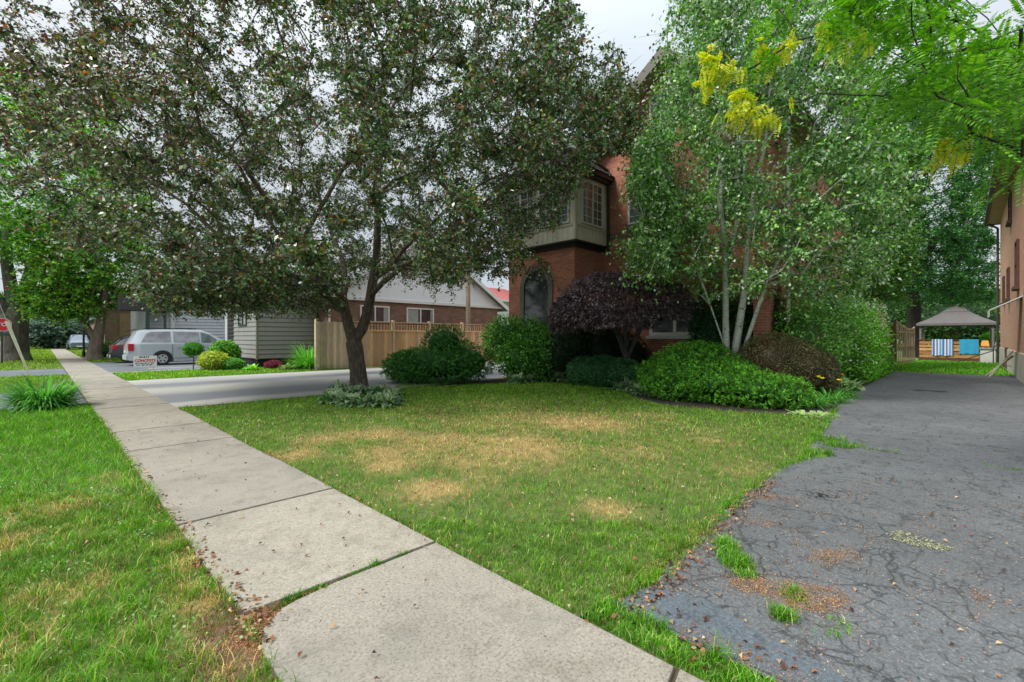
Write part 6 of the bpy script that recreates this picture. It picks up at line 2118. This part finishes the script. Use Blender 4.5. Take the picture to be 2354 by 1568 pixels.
VIB = [(0.08, 0.21, 0.035), (0.13, 0.32, 0.05), (0.24, 0.46, 0.12), (0.035, 0.10, 0.025), (0.45, 0.50, 0.36)]
shrub('viburnum_shrub', (15.5, 3.0), 'big glossy green viburnum leaning over the driveway edge beside the house', 'shrub',
      along(np.array([13.9, 3.2]), np.array([18.0, 3.0]), 5, 1.45, .95, 1.25), 26000, .075, VIB, (3, 4, 3, 2.5, .5), F_GREEN, aspect=.62, rough=.24, lump=.55, depth=.3, shoots=160, slen=.4)
shrub('hydrangea_shrub', (20.0, 2.9), 'bright lime green hydrangea with creamy flower heads at the driveway end', 'shrub',
      along(np.array([18.2, 2.75]), np.array([24.0, 3.0]), 5, 1.3, 1.0, 1.35), 30000, .085, [(0.10, 0.28, 0.03), (0.16, 0.42, 0.04), (0.22, 0.48, 0.06), (0.05, 0.13, 0.02), (0.60, 0.60, 0.48)], (3, 4, 3, 2, .8), F_GREEN, aspect=.6,
      rough=.24, lump=.55, depth=.28, shoots=140, slen=.35)
shrub('creeping_shrub', (21.5, 2.2), 'low yellow green ground shrub at the foot of the hydrangea', 'shrub',
      along(np.array([18.8, 2.35]), np.array([23.5, 2.4]), 4, .45, .45, .55), 12000, .05, [(0.12, 0.34, 0.04), (0.18, 0.46, 0.06)], None, F_GREEN, aspect=.5, rough=.15, lump=.3, depth=.15)

# cream flower heads on the hydrangea
hyd = [o for o in COL.objects if o.get('label', '').startswith('bright lime green hydrangea')][0]
for k in range(26):
    p = A(rng.uniform(1965, 2040), rng.uniform(700, 775), rng.uniform(15.8, 17.6)); m = 26
    C = p + unit(rng.normal(size=(m, 3))) * .085 * rng.random((m, 1)) ** .3
    V, Q, c_ = leafquads(C, .05, pick([(0.50, 0.50, 0.38), (0.40, 0.44, 0.28)], m, .1).clip(0, .9), aspect=.9, droop=0)
    np_mesh('flower_head', V, Q, F_GREEN, hyd, c_)

# perennials
HC, HE = [(0.035, 0.12, 0.03), (0.06, 0.17, 0.045)], [(0.26, 0.32, 0.19), (0.40, 0.44, 0.30), (0.10, 0.20, 0.07)]
hx = []
for k, (px, py) in enumerate(((762, 912), (782, 922), (805, 927), (835, 929), (865, 927), (893, 920), (905, 908), (880, 898), (780, 898), (850, 903), (812, 906), (760, 922), (888, 930))):
    x, y = G(px, py + 6)
    hx.append((x, y))
r_ = clump_plant('hosta_clump', hx[0], 'variegated white edged hosta at the left of the ring round the tree trunk', 'hosta', 120, .36, .10, HC, HE, 'hostas ringing the trunk', F_GREEN, .12, 1.15, .80, 5)
labs = ['hosta next to the leftmost of the trunk ring', 'third hosta from the left in the trunk ring', 'hosta directly in front of the tree trunk', 'hosta just right of the front of the trunk',
        'pale edged hosta right of the trunk towards the lawn', 'rightmost hosta of the ring round the trunk', 'hosta behind the trunk on its right', 'hosta behind the trunk on its left',
        'hosta hugging the right side of the trunk', 'hosta hugging the front left of the trunk', 'low hosta on the lawn side, far left of the ring', 'low hosta on the lawn side, far right of the ring']
for (x, y), lb in zip(hx[1:], labs):
    c = r_.copy(); COL.objects.link(c); c.location = (x, y, 0); c.rotation_euler.z = rng.random() * 6; s = rng.uniform(.85, 1.2); c.scale = (s, s, s); c['label'] = lb
    for ch in r_.children:
        d = ch.copy(); COL.objects.link(d); d.parent = c
bx_ = [(1290, 872, 'pale edged hosta in the bed left of the box hedge', 1.4), (1265, 866, 'hosta in the bed beside the pale edged one', 1.1), (1188, 878, 'small variegated hosta right of the clipped yew', 1.0), (1215, 874, 'small hosta under the fresh green shrub', .9),
       (1450, 893, 'hosta at the right foot of the box hedge', 1.1), (1425, 893, 'hosta in front of the box hedge', .9), (1472, 902, 'hosta tucked against the juniper', .9), (1310, 868, 'hosta closest to the box hedge corner', 1.2)]
for px, py, lb, s in bx_:
    x, y = G(px, py + 5)
    c = r_.copy(); COL.objects.link(c); c.location = (x, y, 0); c.rotation_euler.z = rng.random() * 6; c.scale = (s * 1.15,) * 3; c['label'] = lb; c['group'] = 'hostas in the shrub bed'
    for ch in r_.children:
        d = ch.copy(); COL.objects.link(d); d.parent = c
LIL = [(0.05, 0.17, 0.035), (0.09, 0.26, 0.045), (0.14, 0.34, 0.07)]
x, y = G(102, 941)
clump_plant('daylily_clump', (x, y), 'big arching green daylily clump on the verge beside the pavement', 'daylily', 700, .86, .032, LIL, None, None, F_GREEN, .30, 1.15, .72, 6, 'strap')
for k, (px, py, lb, s, pal) in enumerate(((1868, 935, 'daylily with narrow leaves at the juniper end by the driveway', .62, LIL), (1905, 925, 'daylily with a yellow bloom at the driveway edge', .66, LIL),
                                         (1935, 915, 'daylily with orange blooms at the driveway edge', .6, LIL))):
    x, y = G(px, py)
    rt = clump_plant('daylily_clump', (x, y), lb, 'daylily', 170, s, .022, pal, None, 'daylilies by the driveway', F_GREEN, .16, .95, .75, 5, 'strap')
    if k:
        bag = Bag()
        for q in range(3 if k == 1 else 4):
            a = rng.random() * 6; p = np.array([x + .2 * math.cos(a), y + .2 * math.sin(a), s * rng.uniform(.75, .95)])
            C = np.repeat(p[None], 7, 0); dd = rng.normal(size=(7, 3)); dd[:, 2] = np.abs(dd[:, 2]) * .5 + .3
            dd = unit(dd); pc = [(0.85, 0.50, 0.03)] if k == 1 else [(0.80, 0.25, 0.04), (0.72, 0.35, 0.12)]
            fb = Bag(); fb.add(*leafquads(C + dd * .03, .075, pick(pc, 7, .1).clip(0, .95), dirs=dd * 3, aspect=.45, droop=0)); fb.build('flower', F_GREEN, rt)
PH = [(0.20, 0.36, 0.12), (0.30, 0.44, 0.20)]
for px, py, lb in ((1925, 893, 'broad pale green hosta beside the smaller barberry'), (1955, 897, 'broad pale hosta nearest the driveway'), (1895, 905, 'broad pale hosta in front of the smaller barberry')):
    x, y = G(px, py)
    clump_plant('hosta_clump', (x, y), lb, 'hosta', 70, .42, .12, PH, [(0.42, 0.50, 0.28)], 'pale hostas by the driveway', F_GREEN, .12, 1.25, .8, 5)
for px, py, lb in ((1850, 957, 'low pale groundcover plant at the juniper tip'), (1885, 958, 'low pale groundcover plant at the driveway corner')):
    x, y = G(px, py)
    clump_plant('groundcover_plant', (x, y), lb, 'plant', 110, .22, .05, [(0.16, 0.30, 0.08)], [(0.35, 0.42, 0.20)], 'low plants at the bed tip', F_GREEN, .2, .7, .6, 4)

# neighbour's planting in front of the grey extension
def nb(px, d, r, z, rz, n, leaf, pal, nm, lab, fol=F_GREEN, asp=.6, **kw):
    p = A(px, CY, d)
    return shrub(nm, p, lab, 'shrub', [(p[0], p[1], z, r, r, rz)], n, leaf, pal, None, fol, aspect=asp, rough=.12, lump=.3, depth=.15, **kw)


M_STEM = plain('thin stem', (0.10, 0.08, 0.05), .9)
p = A(444, CY, 20.3)
nb(444, 20.3, .38, .92, .30, 6000, .045, [(0.06, 0.20, 0.03), (0.09, 0.26, 0.04)], 'topiary_standard', 'small ball topped topiary on a thin stem in front of the minivan', stems=[((p[0], p[1], 0), (p[0], p[1], .75), .05)], stem_mat=M_STEM)
nb(516, 21.3, .62, .72, .55, 9000, .07, [(0.10, 0.28, 0.03), (0.20, 0.45, 0.05), (0.05, 0.15, 0.03)], 'spirea_shrub', 'bright green leafy shrub left of the grey extension')
nb(492, 20.0, .58, .42, .42, 8000, .055, [(0.35, 0.42, 0.05), (0.48, 0.45, 0.08), (0.18, 0.32, 0.05)], 'golden_shrub', 'golden yellow shrub in front of the bright green one')
nb(535, 20.2, .45, .26, .28, 4000, .05, [(0.08, 0.24, 0.04), (0.12, 0.32, 0.05)], 'low_green_shrub', 'low green shrub between the golden one and the hosta')
nb(704, 20.6, .40, .22, .26, 3500, .05, [(0.12, 0.36, 0.04), (0.18, 0.44, 0.06)], 'low_green_shrub', 'low lime green mound beside the ornamental grass')
nb(628, 21.0, .38, .18, .22, 2500, .045, [(0.20, 0.04, 0.06), (0.15, 0.03, 0.05)], 'coral_bell_plant', 'dark red low mound under the grey extension corner')
for px, py, lb, L_, w_, pal, n_ in ((577, 853, 'lime green hosta clump at the corner of the grey extension', .42, .12, [(0.18, 0.42, 0.05)], 60), (655, 852, 'striped hosta in front of the grey extension wall', .42, .07, [(0.14, 0.28, 0.06), (.3, .32, .14)], 80),
                                   (672, 851, 'second striped hosta nearer the ornamental grass', .40, .07, [(0.12, 0.25, 0.06), (.26, .3, .12)], 70)):
    x, y = G(px, py); clump_plant('hosta_clump', (x, y), lb, 'hosta', n_, L_, w_, pal, None, 'neighbour hostas', F_GREEN, .14, 1.2, .8, 4)
x, y = G(712, 850); clump_plant('ornamental_grass', (x, y), 'tall lime green ornamental grass between extension and cedar fence', 'grass plant', 520, 1.55, .026, [(0.12, 0.34, 0.04), (0.20, 0.46, 0.07), (0.08, 0.22, 0.04)], None, None, F_GREEN, .28, 1.15, .62, 6, 'strap')
x, y = G(737, 852)
nb(734, 20.6, .22, .12, .14, 900, .05, [(0.04, 0.03, 0.02)], 'dead_plant', 'small withered plant at the fence corner')
# shrubs on the deck
for px, d, z, r, lab, pal in ((2189, 29.5, 1.62, .38, 'rounded pale green bush in a tub on the deck', [(0.16, 0.26, 0.10), (0.10, 0.18, 0.06), (.3, .34, .2)]), (2282, 31, 1.50, .50, 'bright green bush beside the right hand house corner', [(0.08, 0.30, 0.03), (0.14, 0.42, 0.05)])):
    p = A(px, CY, d); shrub('potted_shrub', p, lab, 'shrub', [(p[0], p[1], z, r, r, r * .62)], 3500, .08, pal, None, F_GREEN, aspect=.6, rough=.12, depth=.2,
                            stems=[((p[0], p[1], .2), (p[0], p[1], z), .16)], stem_mat=plain('clay pot', (0.12, 0.05, 0.035), .8))
for px, d, r, lab, pal in ((255, 33.2, .9, 'low dark shrub under the second maple beside the hatchback', [(0.03, 0.09, 0.02), (0.05, 0.14, 0.03)]), (118, 60, 1.2, 'round light green bush beside the far pavement', [(0.12, 0.26, 0.06), (0.2, 0.36, 0.1)]),
                           (180, 58, .7, 'yellow green bush near the distant parked car', [(0.16, 0.26, 0.06)])):
    p = A(px, CY, d); shrub('roadside_shrub', p, lab, 'shrub', [(p[0], p[1], r * .6, r, r, r * .65)], 4000, .10, pal, None, F_GREEN, aspect=.7, rough=.15, depth=.2)
# ================================================================== light, sky, camera
SUN_EL, SUN_AZ = R(50), R(160)       # azimuth measured from +X towards +Y
sun = bpy.data.objects.new('sun', bpy.data.lights.new('sun', 'SUN'))
COL.objects.link(sun)
sun.data.energy = 2.0; sun.data.angle = R(16); sun.data.color = (1.0, 0.96, 0.90)
d = Vector((math.cos(SUN_EL) * math.cos(SUN_AZ), math.cos(SUN_EL) * math.sin(SUN_AZ), math.sin(SUN_EL)))
sun.rotation_euler = d.to_track_quat('Z', 'Y').to_euler()
sun.location = (0, 0, 30)

w = bpy.data.worlds.new('World'); scene.world = w; w.use_nodes = True
nt = w.node_tree; bg = nt.nodes['Background']
sky = nt.nodes.new('ShaderNodeTexSky'); sky.sky_type = 'NISHITA'; sky.sun_disc = False
sky.sun_elevation = SUN_EL; sky.sun_rotation = math.pi / 2 - SUN_AZ
tc = nt.nodes.new('ShaderNodeTexCoord')
sep = nt.nodes.new('ShaderNodeSeparateXYZ'); nt.links.new(tc.outputs['Generated'], sep.inputs[0])
n1 = noise(nt, tc.outputs['Generated'], 1.6, 5, 0.55, 0.3)
cl = ramp(nt, n1, [(0.3, (0.80, 0.88, 0.97)), (0.5, (0.94, 1.0, 1.07)), (0.75, (1.10, 1.13, 1.16))])
grad = nt.nodes.new('ShaderNodeMapRange'); grad.inputs['From Min'].default_value = 0.25; grad.interpolation_type = 'SMOOTHSTEP'; grad.inputs['From Max'].default_value = 1.0
grad.inputs['To Min'].default_value = 3.7; grad.inputs['To Max'].default_value = 12.0
nt.links.new(sep.outputs['Z'], grad.inputs['Value'])
vm = nt.nodes.new('ShaderNodeVectorMath'); vm.operation = 'SCALE'
nt.links.new(cl, vm.inputs[0]); nt.links.new(grad.outputs[0], vm.inputs['Scale'])
nt.links.new(mixc(nt, 0.88, sky.outputs[0], vm.outputs[0]), bg.inputs['Color'])
bg.inputs['Strength'].default_value = 0.1

cam = bpy.data.objects.new('camera', bpy.data.cameras.new('camera')); COL.objects.link(cam)
cam.location = (0, 0, CAM_H)
cam.rotation_euler = (R(90), 0, math.atan2(FW[1], FW[0]) - R(90))
cam.data.sensor_width = 36; cam.data.lens = 36 * FOC / 2354
cam.data.shift_y = -9 / 2354
cam.data.clip_end = 1500; cam.data.clip_start = 0.05
scene.camera = cam
vs = scene.view_settings
vs.view_transform = 'Standard'; vs.look = 'None'; vs.gamma = 1; vs.exposure = 0.85
scene.cycles.max_bounces = 6; scene.cycles.diffuse_bounces = 4; scene.cycles.glossy_bounces = 3
scene.cycles.transmission_bounces = 3; scene.cycles.transparent_max_bounces = 6
